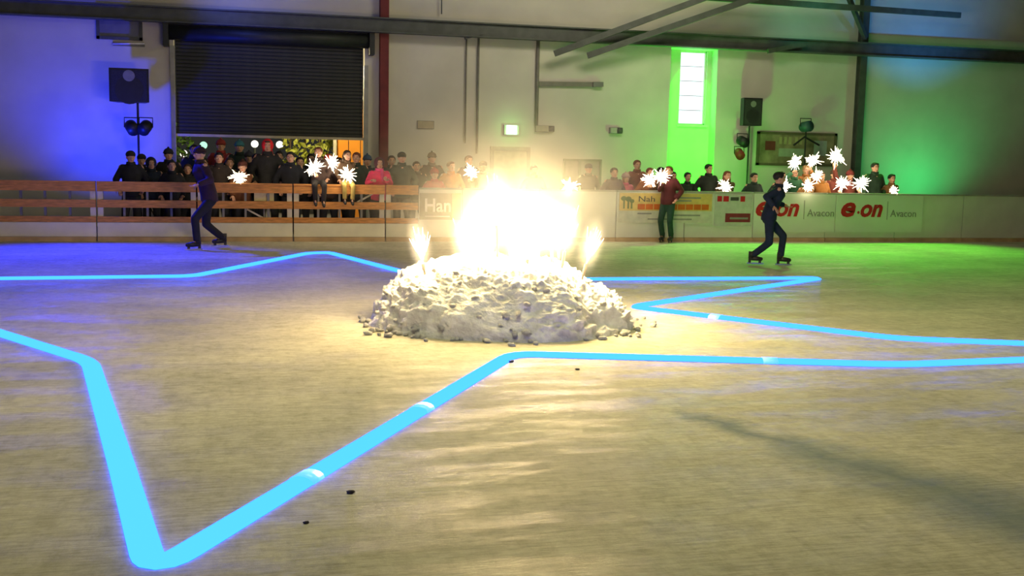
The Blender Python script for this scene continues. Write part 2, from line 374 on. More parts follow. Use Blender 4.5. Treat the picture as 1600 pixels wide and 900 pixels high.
# solid boards on the right
zw = 1.02
bx = [at(v, 330, B).x for v in (654, 722, 842, 962, 1069, 1176, 1289)]
stepb = bx[-1]-bx[-2]
while bx[-1] < 18.5: bx.append(bx[-1]+stepb)
blab = ['rink board behind the grey lettered banner', 'rink board left behind the fireworks mound', 'plain white rink board right behind the fireworks mound',
        'rink board behind the yellow and orange banner left half', 'rink board behind the yellow and orange banner right half',
        'rink board behind the first red-lettered white banner', 'rink board behind the second red-lettered white banner']
for i in range(len(bx)-1):
    a, b = bx[i]+0.008, bx[i+1]-0.008
    t = thing('rink_board', ((a+b)/2, B, 0), blab[i] if i < len(blab) else ['plain white rink board right after the last lettered banner', 'second plain white rink board after the last lettered banner', 'third plain white rink board after the last lettered banner', 'plain white rink board farthest right'][min(3, i-len(blab))], 'rink board', 'solid white rink boards')
    G().box(a, b, B-0.03, B+0.02, 0.085, zw-0.03).build('panel', M_white, t)
    G().box(a, b, B-0.045, B+0.05, zw-0.03, zw).build('top_cap', M_rail, t)
    for px in (a+0.05, b-0.05): G().box(px-0.03, px+0.03, B+0.02, B+0.1, 0, zw-0.04).build('post', M_grey, t)
    G().box(a, b, B-0.06, B+0.02, 0.0, 0.08).build('kerb', M_kerb, t)

# banners on the boards
YB = B-0.045
def banner(name, px0, px1, z0, z1, m, label, cat='banner'):
    xa, xb = at(px0, 330, B).x, at(px1, 330, B).x
    t = thing(name, ((xa+xb)/2, YB, z0), label, cat)
    G().box(xa, xb, YB-0.005, YB+0.013, z0, z1).build('cloth', m, t)
    return t, xa, xb
def pz(py, px): return at(px, py, YB).z
M_txt = mat('dark_print', (0.06, 0.06, 0.06), 0.6); M_eon = mat('red_print', (0.50, 0.012, 0.025), 0.5); M_wtxt = mat('white_print', (0.75, 0.75, 0.72), 0.6)
M_gtxt = mat('grey_print', (0.26, 0.25, 0.24), 0.6)
t, xa, xb = banner('lettered_banner', 655, 719, 0.42, 0.92, mat('grey_banner', (0.20, 0.20, 0.18), 0.7), 'grey banner with pale letters at the end of the wooden fence')
lettering('Han', (xa+0.10, YB-0.008, 0.56), M_wtxt, t, 0.26, 0.50, 0, 0.02)
G().box(xa+0.62, xb, YB-0.009, YB-0.005, 0.42, 0.92).build('orange_field', mat('orange_print', (0.62, 0.33, 0.10), 0.6), t)
G().box(xa+0.1, xa+0.58, YB-0.009, YB-0.005, 0.47, 0.49).build('rule_line', M_wtxt, t)
# yellow / orange advertising banner
t, xa, xb = banner('advertising_banner', 966, 1112, 0.38, 0.98, mat('pale_banner', (0.60, 0.58, 0.50), 0.6), 'advertising banner with yellow field and a row of orange blocks')
yz0, yz1 = 0.62, 0.97
G().box(xa, at(1115, 320, B).x-0.06, YB-0.007, YB-0.005, yz0, yz1).build('yellow_field', mat('yellow_print', (0.66, 0.47, 0.16), 0.6), t)
M_or = mat('orange_block_print', (0.62, 0.13, 0.015), 0.6)
bx0 = at(995, 318, B).x
for i in range(9): G().box(bx0+i*0.172, bx0+i*0.172+0.155, YB-0.011, YB-0.007, 0.645, 0.755).build('orange_block', M_or, t)
M_tree = mat('green_print', (0.10, 0.14, 0.03), 0.6)
g = G(); cx = xa+0.19
g.box(cx-0.11, cx-0.075, YB-0.011, YB-0.007, 0.66, 0.84); g.box(cx-0.02, cx+0.015, YB-0.011, YB-0.007, 0.66, 0.82); g.box(cx+0.05, cx+0.085, YB-0.011, YB-0.007, 0.66, 0.79)
for dx, dz, r in ((-0.1, 0.86, 0.06), (0, 0.85, 0.065), (0.075, 0.81, 0.05)): g.ell((cx+dx, YB-0.008, dz), (r, 0.004, r*0.8), 10, 6)
g.build('tree_emblem', M_tree, t)
lettering('Nah', (bx0+0.02, YB-0.008, 0.80), M_txt, t, 0.11, 0.34)
for k in range(2): G().box(bx0+0.6, bx0+1.35-0.2*k, YB-0.011, YB-0.007, 0.87-0.06*k, 0.90-0.06*k).build('text_line', M_gtxt, t)
for x_, w_, z_ in ((bx0+0.0, 0.3, 0.55), (bx0+0.22, 0.95, 0.44), (bx0+0.75, 0.6, 0.52)):
    G().box(x_, x_+w_, YB-0.009, YB-0.005, z_, z_+0.028).build('text_line', M_gtxt, t)
# small red sign strip between
t, xa, xb = banner('sponsor_sign', 1115, 1173, 0.32, 0.97, mat('dull_banner', (0.50, 0.50, 0.47), 0.6), 'narrow sponsor sign with dark red marks left of the red lettering')
for x_, w_ in ((0.05, 0.10), (0.18, 0.12), (0.56, 0.10)): G().box(xa+x_, xa+x_+w_, YB-0.009, YB-0.005, 0.82, 0.93).build('red_mark', M_eon, t)
G().box(xa+0.34, xa+0.52, YB-0.009, YB-0.005, 0.84, 0.91).build('black_mark', M_txt, t)
G().box(xa+0.24, xb-0.03, YB-0.009, YB-0.005, 0.40, 0.58).build('red_panel', mat('wine_print', (0.22, 0.02, 0.04), 0.6), t)
G().box(xa+0.34, xb-0.08, YB-0.012, YB-0.009, 0.46, 0.50).build('text_line', M_gtxt, t)
# white banner with the red lettering
M_ban = mat('white_banner', (0.66, 0.67, 0.62), 0.55, 0.05, 2)
period = at(1312, 330, B).x - at(1179, 330, B).x
x1 = at(1179, 330, B).x
for i, (lab, pa, pb) in enumerate((('white banner with red e on lettering behind the dark blue skater', 1176, 1303), ('white banner with bright red e on lettering below the sparklers', 1304, 1440))):
    t, xa, xb = banner('power_company_banner', pa, pb, 0.20, 0.99, M_ban, lab)
    xs = x1 + i*period
    lettering('e', (xs, YB-0.010, 0.52), M_eon, t, 0.31, 0.34, 0.28, 0.03)
    g = G(); g.ell((xs+0.41, YB-0.008, 0.62), (0.03, 0.004, 0.03), 10, 6); g.build('dot', M_eon, t)
    lettering('on', (xs+0.46, YB-0.010, 0.52), M_eon, t, 0.27, 0.52, 0.28, 0.03)
    G().box(xs+1.09, xs+1.105, YB-0.009, YB-0.005, 0.47, 0.86).build('divider_line', M_gtxt, t)
    lettering('Avacon', (xs+1.17, YB-0.010, 0.53), M_gtxt, t, 0.15, 0.62)

# ------------------------------------------------------------------ fittings on the back wall
def wx(px, py, y=W): return at(px, py, y)
M_pipe = mat('wall_pipe', (0.20, 0.19, 0.16), 0.6)
def pipe(px0, py0, px1, py1, r, name, label, m=M_pipe):
    a, b = wx(px0, py0, W-0.05), wx(px1, py1, W-0.05); b.x = a.x if abs(px0-px1) < 4 else b.x
    g = G(); g.path([a, b], r, 8)
    n = 5
    o = g.build(name, m, None, True); tag(o, label, 'pipe')
    return o
pipe(729, 60, 731, 224, 0.018, 'wall_conduit', 'thin vertical conduit on the wall, left of two right of the red column')
pipe(748, 58, 747, 240, 0.026, 'wall_conduit', 'thin vertical conduit on the wall, right of two right of the red column')
pipe(841, 62, 839, 196, 0.042, 'drain_pipe', 'thick vertical pipe on the wall running up to the beam')
ar = thing('pipe_outrigger', wx(842, 131, W-0.05), 'horizontal arm reaching right from the thick wall pipe', 'bracket')
G().bar(wx(842, 131, W-0.06), wx(930, 132, W-0.06), 0.05, 0.10).build('arm', M_pipe, ar)
G().bar(wx(926, 132, W-0.09), wx(942, 132, W-0.09), 0.10, 0.11).build('end_plate', M_grey, ar)
G().path([wx(690, -14, W-0.1), wx(690, 22, W-0.1)], 0.014, 6).build('wall_hook', M_steel)
tag(bpy.data.objects['wall_hook'], 'thin dark rod hanging above the beam right of the red column', 'rod')
# exit sign
ex = thing('exit_sign', wx(799, 203, W-0.06), 'small glowing green-white emergency exit sign on the wall', 'exit sign')
p = wx(799, 203, W-0.06)
G().box(p.x-0.17, p.x+0.17, W-0.09, W, p.z-0.11, p.z+0.11).build('housing', M_white, ex)
G().box(p.x-0.12, p.x+0.12, W-0.10, W-0.09, p.z-0.10, p.z+0.10).build('lit_face', emission('exit_glow', (0.45, 1.0, 0.62), 5.0), ex)
point('exit_glow', (p.x, W-0.35, p.z), 4.0, (0.3, 1.0, 0.25), 0.06)
# grey door under it
d2 = bpy.data.objects.new('door_2', None); C.objects.link(d2); d2['kind'] = 'structure'
pa, pb = wx(768, 232, W), wx(826, 232, W); d2.location = ((pa.x+pb.x)/2, W, 0); tag(d2, 'pale door below the exit sign behind the flames')
G().box(pa.x+0.05, pb.x-0.05, W-0.03, W, 0, pa.z-0.06).build('leaf', mat('door_leaf', (0.50, 0.49, 0.36), 0.6), d2)
g = G(); g.box(pa.x-0.03, pa.x+0.05, W-0.05, W, 0, pa.z+0.03); g.box(pb.x-0.05, pb.x+0.03, W-0.05, W, 0, pa.z+0.03); g.box(pa.x-0.03, pb.x+0.03, W-0.05, W, pa.z-0.05, pa.z+0.05)
g.build('door_frame', mat('door_frame_paint', (0.34, 0.33, 0.25), 0.6), d2)
G().path([(pa.x+0.13, W-0.05, 1.05), (pa.x+0.13, W-0.09, 1.05), (pa.x+0.24, W-0.09, 1.05)], 0.012, 6).build('handle', M_grey, d2)
# framed notice window
d3 = bpy.data.objects.new('window_2', None); C.objects.link(d3); d3['kind'] = 'structure'; tag(d3, 'framed pass-through window in the wall right of the flames')
a, b = wx(880, 248), wx(938, 290); d3.location = ((a.x+b.x)/2, W, b.z)
M_fr = mat('green_grey_frame', (0.20, 0.24, 0.16), 0.6); mid = wx(905, 260).x
for x0, x1 in ((a.x, a.x+0.05), (mid-0.03, mid+0.03), (b.x-0.05, b.x)): G().box(x0, x1, W-0.06, W, b.z, a.z).build('mullion', M_fr, d3)
for z0, z1 in ((a.z-0.05, a.z), (b.z, b.z+0.05)): G().box(a.x, b.x, W-0.065, W, z0, z1).build('frame_rail', M_fr, d3)
for x0, x1 in ((a.x+0.05, mid-0.03), (mid+0.03, b.x-0.05)): G().box(x0, x1, W-0.02, W-0.005, b.z+0.05, a.z-0.05).build('pane', mat('dull_pane', (0.30, 0.32, 0.26), 0.2), d3)
# boxes / cameras / loudspeakers on the wall
def wallbox(name, px, py, wd, hd, dp, m, label, cat, lens=False):
    p = wx(px, py); t = thing(name, (p.x, W, p.z-hd/2), label, cat)
    G().box(p.x-wd/2, p.x+wd/2, W-dp, W, p.z-hd/2, p.z+hd/2).build('case', m, t)
    G().box(p.x-wd/2-0.01, p.x+wd/2+0.01, W-0.025, W, p.z-hd/2-0.01, p.z+hd/2+0.01).build('back_plate', M_grey, t)
    if lens: G().path([(p.x+wd/2, W-dp*0.6, p.z), (p.x+wd/2+0.13, W-dp*0.7, p.z)], 0.07, 12).build('lamp_head', M_steel, t, True)
    return t
wallbox('junction_box', 846, 201, 0.30, 0.13, 0.10, mat('beige_box', (0.36, 0.34, 0.26), 0.6), 'beige junction box with dark lamp head at the foot of the thick pipe', 'junction box', True)
wallbox('wall_camera', 957, 204, 0.16, 0.12, 0.12, mat('pale_case', (0.42, 0.44, 0.36), 0.6), 'small dark-headed camera box on the bare wall right of the pipe', 'camera', True)
wallbox('wall_plate', 665, 195, 0.36, 0.16, 0.03, mat('faded_plate', (0.44, 0.38, 0.26), 0.7), 'faded brownish plate on the wall right of the red column', 'sign')
# brown picture board
t = thing('picture_board', wx(1242, 258), 'large brown framed picture board on the wall behind the sparkler group', 'picture')
a, b = wx(1185, 208), wx(1302, 258)
G().box(a.x, b.x, W-0.03, W, b.z, a.z).build('panel', mat('brown_picture', (0.24, 0.19, 0.12), 0.7, 0.5, 3.5), t)
M_pf = mat('picture_frame', (0.12, 0.10, 0.06), 0.6)
for x0, x1, z0, z1 in ((a.x-0.04, a.x+0.03, b.z-0.04, a.z+0.04), (b.x-0.03, b.x+0.04, b.z-0.04, a.z+0.04), (a.x-0.04, b.x+0.04, a.z-0.02, a.z+0.04), (a.x-0.04, b.x+0.04, b.z-0.04, b.z+0.02)):
    G().box(x0, x1, W-0.05, W, z0, z1).build('frame_bar', M_pf, t)
hh = a.z-b.z
G().box(a.x+0.18, a.x+0.45, W-0.036, W-0.03, b.z+hh*0.45, b.z+hh*0.75).build('dark_red_print', mat('dark_red_patch', (0.16, 0.03, 0.03), 0.7), t)
for i, x_ in enumerate((0.55, 0.68, 0.81, 0.98, 1.1)): G().box(a.x+x_, a.x+x_+0.07, W-0.036, W-0.03, b.z+hh*0.66, b.z+hh*0.9).build('letter_print', mat('olive_patch', (0.36, 0.33, 0.16), 0.7), t)
G().box(a.x+0.55, a.x+1.25, W-0.036, W-0.03, b.z+hh*0.25, b.z+hh*0.52).build('pale_print', mat('grey_green_patch', (0.30, 0.34, 0.26), 0.7), t)
G().box(a.x+1.5, a.x+1.85, W-0.036, W-0.03, b.z+hh*0.3, b.z+hh*0.8).build('pale_print', mat('grey_blue_patch', (0.33, 0.36, 0.36), 0.7), t)
# loudspeakers on stands
def tripod(px, py_top, Y, label, gl=None):
    p = at(px, py_top, Y); t = thing('speaker_stand', (p.x, Y, 0), label, 'stand')
    G().path([(p.x, Y, 0.25), (p.x, Y, p.z)], 0.022, 8).build('pole', M_black, t)
    G().path([(p.x, Y, 0.86), (p.x, Y, 0.96)], 0.04, 8).build('collar', M_black, t)
    for k in range(3):
        a = math.radians(90+120*k); G().path([(p.x, Y, 0.9), (p.x+0.5*math.cos(a), Y+0.5*math.sin(a), 0.012)], 0.014, 6).build('leg', M_black, t)
    return t, p
def speaker(px0, py0, px1, py1, Y, label, dp=0.32):
    a, b = at(px0, py0, Y), at(px1, py1, Y); t = thing('loudspeaker', ((a.x+b.x)/2, Y, b.z), label, 'loudspeaker')
    g = G(); xm = (a.x+b.x)/2; hw = (b.x-a.x)/2
    vs = [(xm-hw, Y-dp/2), (xm+hw, Y-dp/2), (xm+hw*0.7, Y+dp/2), (xm-hw*0.7, Y+dp/2)]
    g.add([(x, y, z) for z in (b.z, a.z) for x, y in vs], [(3, 2, 1, 0), (4, 5, 6, 7)]+[(i, (i+1) % 4, 4+(i+1) % 4, 4+i) for i in range(4)])
    g.build('cabinet', M_black, t)
    hz = a.z-b.z
    G().box(xm-hw*0.9, xm+hw*0.9, Y-dp/2-0.012, Y-dp/2, b.z+hz*0.05, a.z-hz*0.05).build('grille', mat('grille_mesh', (0.02, 0.02, 0.022), 0.7, 0.5, 90), t)
    g = G(); g.path([(xm, Y-dp/2-0.016, b.z+hz*0.34), (xm, Y-dp/2-0.012, b.z+hz*0.34)], hw*0.72, 20); g.build('woofer', M_black, t)
    g = G(); g.path([(xm, Y-dp/2-0.018, b.z+hz*0.78), (xm, Y-dp/2-0.012, b.z+hz*0.78)], hw*0.3, 16); g.build('tweeter', M_grey, t)
    return t
tripod(215, 160, W-0.9, 'black stand carrying the big loudspeaker at the left edge')
speaker(172, 107, 235, 161, W-0.9, 'big black loudspeaker on a stand in the blue light', 0.5)
tripod(1171, 197, W-0.7, 'black stand carrying the loudspeaker beside the green-lit wall')
speaker(1158, 153, 1185, 197, W-0.7, 'black loudspeaker on a stand beside the glowing green window')
def parcan(px, py, Y, col, label, r=0.11, aim=(0, -1, -0.3), lit=None, body=None):
    p = at(px, py, Y); t = thing('stage_light', (p.x, Y, p.z-r), label, 'stage light')
    d = Vector(aim).normalized()
    G().path([p-d*0.16, p-d*0.10, p+d*0.14], [r*0.6, r*0.95, r], 14).build('can', body or M_black, t, True)
    G().path([p+d*0.125, p+d*0.132], [r*0.86, r*0.86], 14).build('lens', lit or M_black, t)
    g = G(); g.path([p+Vector((-r*1.1, 0, 0)), p+Vector((-r*1.1, 0.02, r*1.5)), p+Vector((r*1.1, 0.02, r*1.5)), p+Vector((r*1.1, 0, 0))], 0.012, 6); g.build('yoke', M_black, t)
    return t
parcan(206, 199, W-0.9, None, 'black stage light under the loudspeaker, clamped left of the stand pole', 0.13, (0.4, -1, -0.5))
parcan(227, 199, W-0.9, None, 'black stage light under the loudspeaker, clamped right of the stand pole', 0.13, (-0.3, -1, -0.5))
parcan(1160, 221, W-0.7, None, 'green-glowing stage light below the loudspeaker', 0.12, (0.1, -1, -0.3), emission('green_lens', (0.1, 1.0, 0.15), 3.0))
parcan(1155, 240, W-0.7, None, 'dark red stage light below the green one', 0.11, (-0.2, -1, -0.4), mat('red_lens', (0.30, 0.02, 0.015), 0.3), mat('red_can', (0.20, 0.02, 0.015), 0.5))
# dark spotlight on a stand in front of the picture board
parcan(1259, 198, W-0.6, None, 'teal round spotlight head above the picture board', 0.13, (0.3, -1, 0.1), None, mat('teal_can', (0.03, 0.10, 0.09), 0.5))
p = at(1259, 210, W-0.6); t = thing('light_stand', (p.x, W-0.6, 0), 'dark light stand with forked arms in front of the picture board', 'stand')
G().path([(p.x, W-0.6, 0.25), (p.x, W-0.6, p.z+0.10)], 0.02, 8).build('pole', M_black, t)
G().path([at(1240, 227, W-0.6), at(1257, 214, W-0.6), at(1280, 227, W-0.6)], 0.025, 6).build('crossbar', M_black, t)
for k in range(3):
    a = math.radians(30+120*k); G().path([(p.x, W-0.6, 0.6), (p.x+0.4*math.cos(a), W-0.6+0.4*math.sin(a), 0.012)], 0.014, 6).build('leg', M_black, t)
# fluorescent tube and cabinet at the upper left
a, b = wx(176, 68, W-0.05), wx(226, 68, W-0.05); t = thing('tube_lamp', ((a.x+b.x)/2, W-0.05, a.z), 'pale unlit tube lamp on the blue wall at upper left', 'lamp')
G().path([a, b], 0.02, 8).build('tube', M_wtxt, t, True); G().box(a.x, b.x, W-0.04, W, a.z-0.04, a.z+0.04).build('batten', M_grey, t)
a, b = wx(150, 12), wx(223, 64); t = thing('wall_screen', ((a.x+b.x)/2, W, b.z), 'dark framed panel high on the blue wall above the tube lamp', 'panel')
for x0, x1, z0, z1 in ((a.x, a.x+0.06, b.z, a.z), (b.x-0.06, b.x, b.z, a.z), (a.x, b.x, a.z-0.06, a.z), (a.x, b.x, b.z, b.z+0.06)): G().box(x0, x1, W-0.07, W, z0, z1).build('frame_bar', M_steel, t)
G().box(a.x+0.06, b.x-0.06, W-0.03, W, b.z+0.06, a.z-0.06).build('sheet', mat('blue_grey_sheet', (0.16, 0.17, 0.20), 0.5, 0.3, 2), t)

# ------------------------------------------------------------------ yard seen under the shutter
M_otarp = mat('orange_tarpaulin', (0.85, 0.33, 0.03), 0.7, 0.12, 2)
a, b = at(526, 205, 28.0), at(600, 260, 28.0)
t = thing('market_booth', ((a.x+b.x)/2, 28.0, 0), 'orange lit booth wall outside the half-open shutter', 'booth')
n = 4
for i in range(n): G().box(a.x+(b.x-a.x)*i/n+0.01, a.x+(b.x-a.x)*(i+1)/n-0.01, 28.0, 28.03, 0, 3.0).build('panel', M_otarp, t)
G().box(a.x-0.1, b.x+0.1, 27.6, 28.1, 3.0, 3.1).build('roof', M_white, t)
for x_ in (a.x-0.05, b.x+0.05): G().box(x_-0.04, x_+0.04, 27.9, 28.0, 0, 3.0).build('post', M_post, t)
a, b = at(440, 205, 29.0), at(532, 260, 29.0)
t = thing('hedge', ((a.x+b.x)/2, 29.2, 0), 'yellow-green lit hedge outside the half-open shutter', 'hedge')
g = G(); rnd = random.Random(3)
for i in range(520):
    c = Vector((rnd.uniform(a.x, b.x), 29.2+rnd.uniform(-0.25, 0.25), rnd.uniform(0.4, 3.0))); s_ = rnd.uniform(0.08, 0.16)
    ax = Vector((rnd.uniform(-1, 1), rnd.uniform(-1, 1), rnd.uniform(-1, 1))).normalized(); bx_ = ax.cross(Vector((rnd.uniform(-1, 1), rnd.uniform(-1, 1), rnd.uniform(-1, 1)))).normalized()
    g.add([c-ax*s_, c+bx_*s_*0.5, c+ax*s_, c-bx_*s_*0.5], [(0, 1, 2, 3)])
o = g.build('foliage', mat('hedge_leaf', (0.50, 0.55, 0.10), 0.6, 0.4, 4), t); o['kind'] = 'stuff'
for k in range(4):
    x_ = a.x+(b.x-a.x)*(k+0.5)/4; G().path([(x_, 29.2, 0), (x_+0.05, 29.2, 2.4)], [0.04, 0.02], 6).build('stem', mat('bark', (0.10, 0.07, 0.04), 0.8), t)
point('yard_lamp', (1.6, 26.6, 3.6), 420, (1.0, 0.82, 0.45), 0.2)
# lamps far outside
for px, py, lab in ((287, 240, 'small white lamp globe outside, nearest the left shutter rail'), (318, 227, 'pale green lamp globe outside under the shutter'), (398, 225, 'white lamp globe outside left of the red hood'), (437, 226, 'white lamp globe outside right of the red hood')):
    p = at(px, py, 30.0); t = thing('yard_lantern', (p.x, 30.0, 0), lab, 'lantern', 'lanterns in the yard')
    G().ell(p, 0.10, 12, 8).build('globe', emission('lantern_glow_green', (0.5, 1.0, 0.7), 1.2) if px == 318 else emission('lantern_glow', (1.0, 0.95, 0.85), 1.6), t, True)
    G().path([(p.x, 30.0, 0), (p.x, 30.0, p.z-0.08)], [0.05, 0.03], 8).build('post', M_steel, t)
a, b = at(274, 222, 29.6), at(296, 262, 29.6)
t = thing('shrub', ((a.x+b.x)/2, 29.6, 0), 'dim green shrub outside beside the left shutter rail', 'shrub')
g = G()
for i in range(260):
    c = Vector((rnd.uniform(a.x-0.2, b.x+0.1), 29.6+rnd.uniform(-0.3, 0.3), rnd.uniform(0.3, 2.4))); s_ = rnd.uniform(0.07, 0.14)
    ax = Vector((rnd.uniform(-1, 1), rnd.uniform(-1, 1), rnd.uniform(-1, 1))).normalized(); bx_ = ax.cross(Vector((rnd.uniform(-1, 1), rnd.uniform(-1, 1), rnd.uniform(-1, 1)))).normalized()
    g.add([c-ax*s_, c+bx_*s_*0.5, c+ax*s_, c-bx_*s_*0.5], [(0, 1, 2, 3)])
o = g.build('foliage', mat('shrub_leaf', (0.10, 0.22, 0.04), 0.6, 0.4, 4), t); o['kind'] = 'stuff'
G().path([((a.x+b.x)/2, 29.6, 0), ((a.x+b.x)/2, 29.6, 1.6)], [0.05, 0.02], 6).build('stem', MC['bark'], t)

# ------------------------------------------------------------------ snow mound with ice fountains
MCX, MCY = 2.42, 10.02; MRX, MRY, MH = 1.30, 1.06, 0.66
MROT = -YAW
def mound_h(u, v):                     # u, v along / across the mound
    a = math.atan2(v/MRY, u/MRX)
    rr = math.hypot(u/MRX, v/MRY)
    edge = 1.0 + 0.07*noise.noise(Vector((math.cos(a)*1.6, math.sin(a)*1.6, 3.1)))+0.03*noise.noise(Vector((math.cos(a)*6, math.sin(a)*6, 9.1)))
    r = rr/edge
    if r >= 1: return -0.02
    h = MH*(1-r**2.6)**0.80
    skew = 1.0 - 0.16*(u/MRX)
    return h*skew
def uv2w(u, v): return (MCX+u*math.cos(MROT)-v*math.sin(MROT), MCY+u*math.sin(MROT)+v*math.cos(MROT))
NA, NR = 420, 150
mv, mf = [], []
def ridge(q): return 0.5-abs(noise.noise(q))*1.6
for i in range(NR+1):
    r = (i/NR)**0.72*1.06
    for j in range(NA):
        a = 2*math.pi*j/NA; u, v = r*MRX*math.cos(a), r*MRY*math.sin(a)
        h = mound_h(u, v)
        q = Vector((u, v, h*1.4))
        if h > -0.01:
            f = min(1, h/0.10)
            n1 = noise.noise(q*2.1)+0.5*noise.noise(q*4.3)
            msk = min(1, max(0, 0.55+1.3*noise.noise(q*1.5+Vector((4, 1, 7)))+0.35*u))     # crumbly on the right, smoother shovelled faces on the left
            n2 = noise.noise(q*9.0)+0.6*ridge(q*7.0+Vector((1, 2, 3))); n3 = noise.noise(q*21.0)+0.5*ridge(q*17.0); n4 = noise.noise(q*44.0)
            dsp = 0.055*n1 + (0.25+0.75*msk)*(0.050*n2+0.026*n3+0.012*n4)
            h2 = h + f*dsp
            k = 1 + f*dsp*0.9*(1 if r > 0.5 else 0.3)
            u, v = u*k, v*k
        else: h2 = h
        x, y = uv2w(u, v); mv.append((x-MCX, y-MCY, h2))
for i in range(NR):
    for j in range(NA):
        mf.append((i*NA+j, (i+1)*NA+j, (i+1)*NA+(j+1) % NA, i*NA+(j+1) % NA))
mf.append(tuple(range(NA)))
mound = thing('snow_mound', (MCX, MCY, 0), 'heap of lumpy shovelled snow carrying the burning ice fountains', 'snow mound')
me = bpy.data.meshes.new('snow_body'); me.from_pydata(mv, [], mf); me.update()
link('snow_body', me, M_snow, mound, smooth=True)
cl = []
for k in range(5):
    bm = bmesh.new(); bmesh.ops.create_icosphere(bm, subdivisions=2, radius=1.0)
    for v in bm.verts:
        d_ = v.co.normalized(); v.co = d_*(1+0.45*noise.noise(d_*1.9+Vector((k*7, 0, 0)))+0.42*noise.noise(d_*4.5+Vector((k*3, 2, 0)))); v.co.z *= 0.75
    m_ = bpy.data.meshes.new('snow_clump'); bm.to_mesh(m_); bm.free(); m_.materials.append(M_snow); cl.append(m_)
    m_.polygons.foreach_set('use_smooth', [True]*len(m_.polygons))
rnd = random.Random(11)
for i in range(150):
    a = rnd.uniform(0, 2*math.pi)
    if i < 75: r = rnd.uniform(0.96, 1.06) if i < 50 else rnd.uniform(1.0, 1.22); s_ = rnd.uniform(0.012, 0.038)
    else: r = math.sqrt(rnd.uniform(0.3, 0.92)); s_ = rnd.uniform(0.010, 0.032)
    u, v = r*MRX*math.cos(a), r*MRY*math.sin(a)
    if v > 0.5: v = -v
    h = max(0, mound_h(u, v)); x, y = uv2w(u, v)
    o = link('snow_clump', rnd.choice(cl), None, mound, (x-MCX, y-MCY, h+s_*0.15+0.01)); o.scale = (s_*rnd.uniform(.8, 1.4), s_*rnd.uniform(.8, 1.3), s_); o.rotation_euler = (rnd.uniform(-.4, .4), rnd.uniform(-.4, .4), rnd.uniform(0, 6))

M_stick = mat('fountain_tube', (0.10, 0.09, 0.08), 0.6)
M_flame = flame_volume('white_hot_sparks', (1.0, 0.82, 0.52), 20.0)
M_spark = emission('spark_streak', (1.0, 0.88, 0.62), 9.0)
unit = G(); unit.ell((0, 0, 0), 1.0, 20, 14)
unit_me = unit.mesh('flame'); unit_me.materials.append(M_flame)
FC = (1.0, 0.705, 0.31)
def fountain(px, py_tip, Y, lean=0.0, r=0.16, hgt=0.42, power=0.0, label='', base_py=None):
    tip = at(px, py_tip, Y)
    # foot on the snow
    cx, cy = tip.x-lean, tip.y
    dx, dy = cx-MCX, cy-MCY
    u = dx*math.cos(-MROT)-dy*math.sin(-MROT); v = dx*math.sin(-MROT)+dy*math.cos(-MROT)
    zb_ = max(mound_h(u, v), 0)-0.06
    t = thing('ice_fountain', (cx, cy, zb_), label, 'firework', 'ice fountains stuck in the snow mound')
    G().path([(cx, cy, zb_), tip], [0.011, 0.011], 8).build('stick', M_stick, t)
    d_ = (tip-Vector((cx, cy, zb_))).normalized()
    G().path([tip-d_*min(0.18, (tip.z-zb_)*0.6), tip], 0.018, 10).build('cartridge', M_stick, t)
    fo = link('flame', unit_me, None, t, tip+d_*hgt*0.36-Vector((cx, cy, zb_))); fo.scale = (r*1.25, r*1.25, hgt*0.72)
    fo.rotation_euler.y = math.atan2(d_.x, d_.z)
    g = G()
    for k in range(34):
        e_ = (d_ + Vector((rnd.gauss(0, 0.15), rnd.gauss(0, 0.15), rnd.gauss(0, 0.1)))).normalized()
        s0 = rnd.uniform(0.0, 0.3)*hgt; l_ = rnd.uniform(0.25, 0.95)*hgt
        p0 = tip+e_*s0; p1 = tip+e_*(s0+l_*0.6)
        g.path([p0, (p0+p1)/2, p1], [0.002, 0.005, 0.0008], 4)
    g.build('sparks', M_spark, t)
    if power:
        l = point('fountain_light', tip+d_*hgt*0.35, power*1.6, FC, 0.18); l.location = l.location-Vector((cx, cy, zb_)); l.parent = t
    return t
fountain(661, 412, 9.95, -0.02, 0.115, 0.50, 70, 'leftmost ice fountain standing alone on the mound shoulder')
fountain(916, 412, 9.75, 0.05, 0.125, 0.50, 80, 'rightmost ice fountain leaning right on the mound')
fountain(882, 392, 9.8, 0.03, 0.13, 0.55, 50, 'second ice fountain from the right on the mound')
cluster = [(730, 402, 10.0, 30), (748, 378, 10.25, 40), (776, 352, 9.75, 40), (795, 378, 10.3, 40), (818, 372, 10.05, 50), (842, 380, 10.35, 40), (862, 392, 9.95, 40), (752, 408, 9.7, 30), (824, 405, 9.6, 55), (872, 376, 10.3, 0), (770, 380, 10.3, 0), (800, 412, 9.75, 30)]
ords = ['third', 'fourth', 'fifth', 'sixth', 'seventh', 'eighth', 'ninth', 'tenth', 'eleventh', 'twelfth', 'thirteenth', 'fourteenth']
order = sorted(range(len(cluster)), key=lambda i: cluster[i][0])
names = {i: ('ice fountain in the central blaze, first from its left' if k == 0 else 'ice fountain in the central blaze, %s from its left' % (['second']+ords)[k-1]) for k, i in enumerate(order)}
for i, (px, py, Y, pw) in enumerate(cluster):
    fountain(px, py, Y, rnd.uniform(-0.03, 0.03), rnd.uniform(0.15, 0.20), rnd.uniform(0.44, 0.60), pw, names[i])

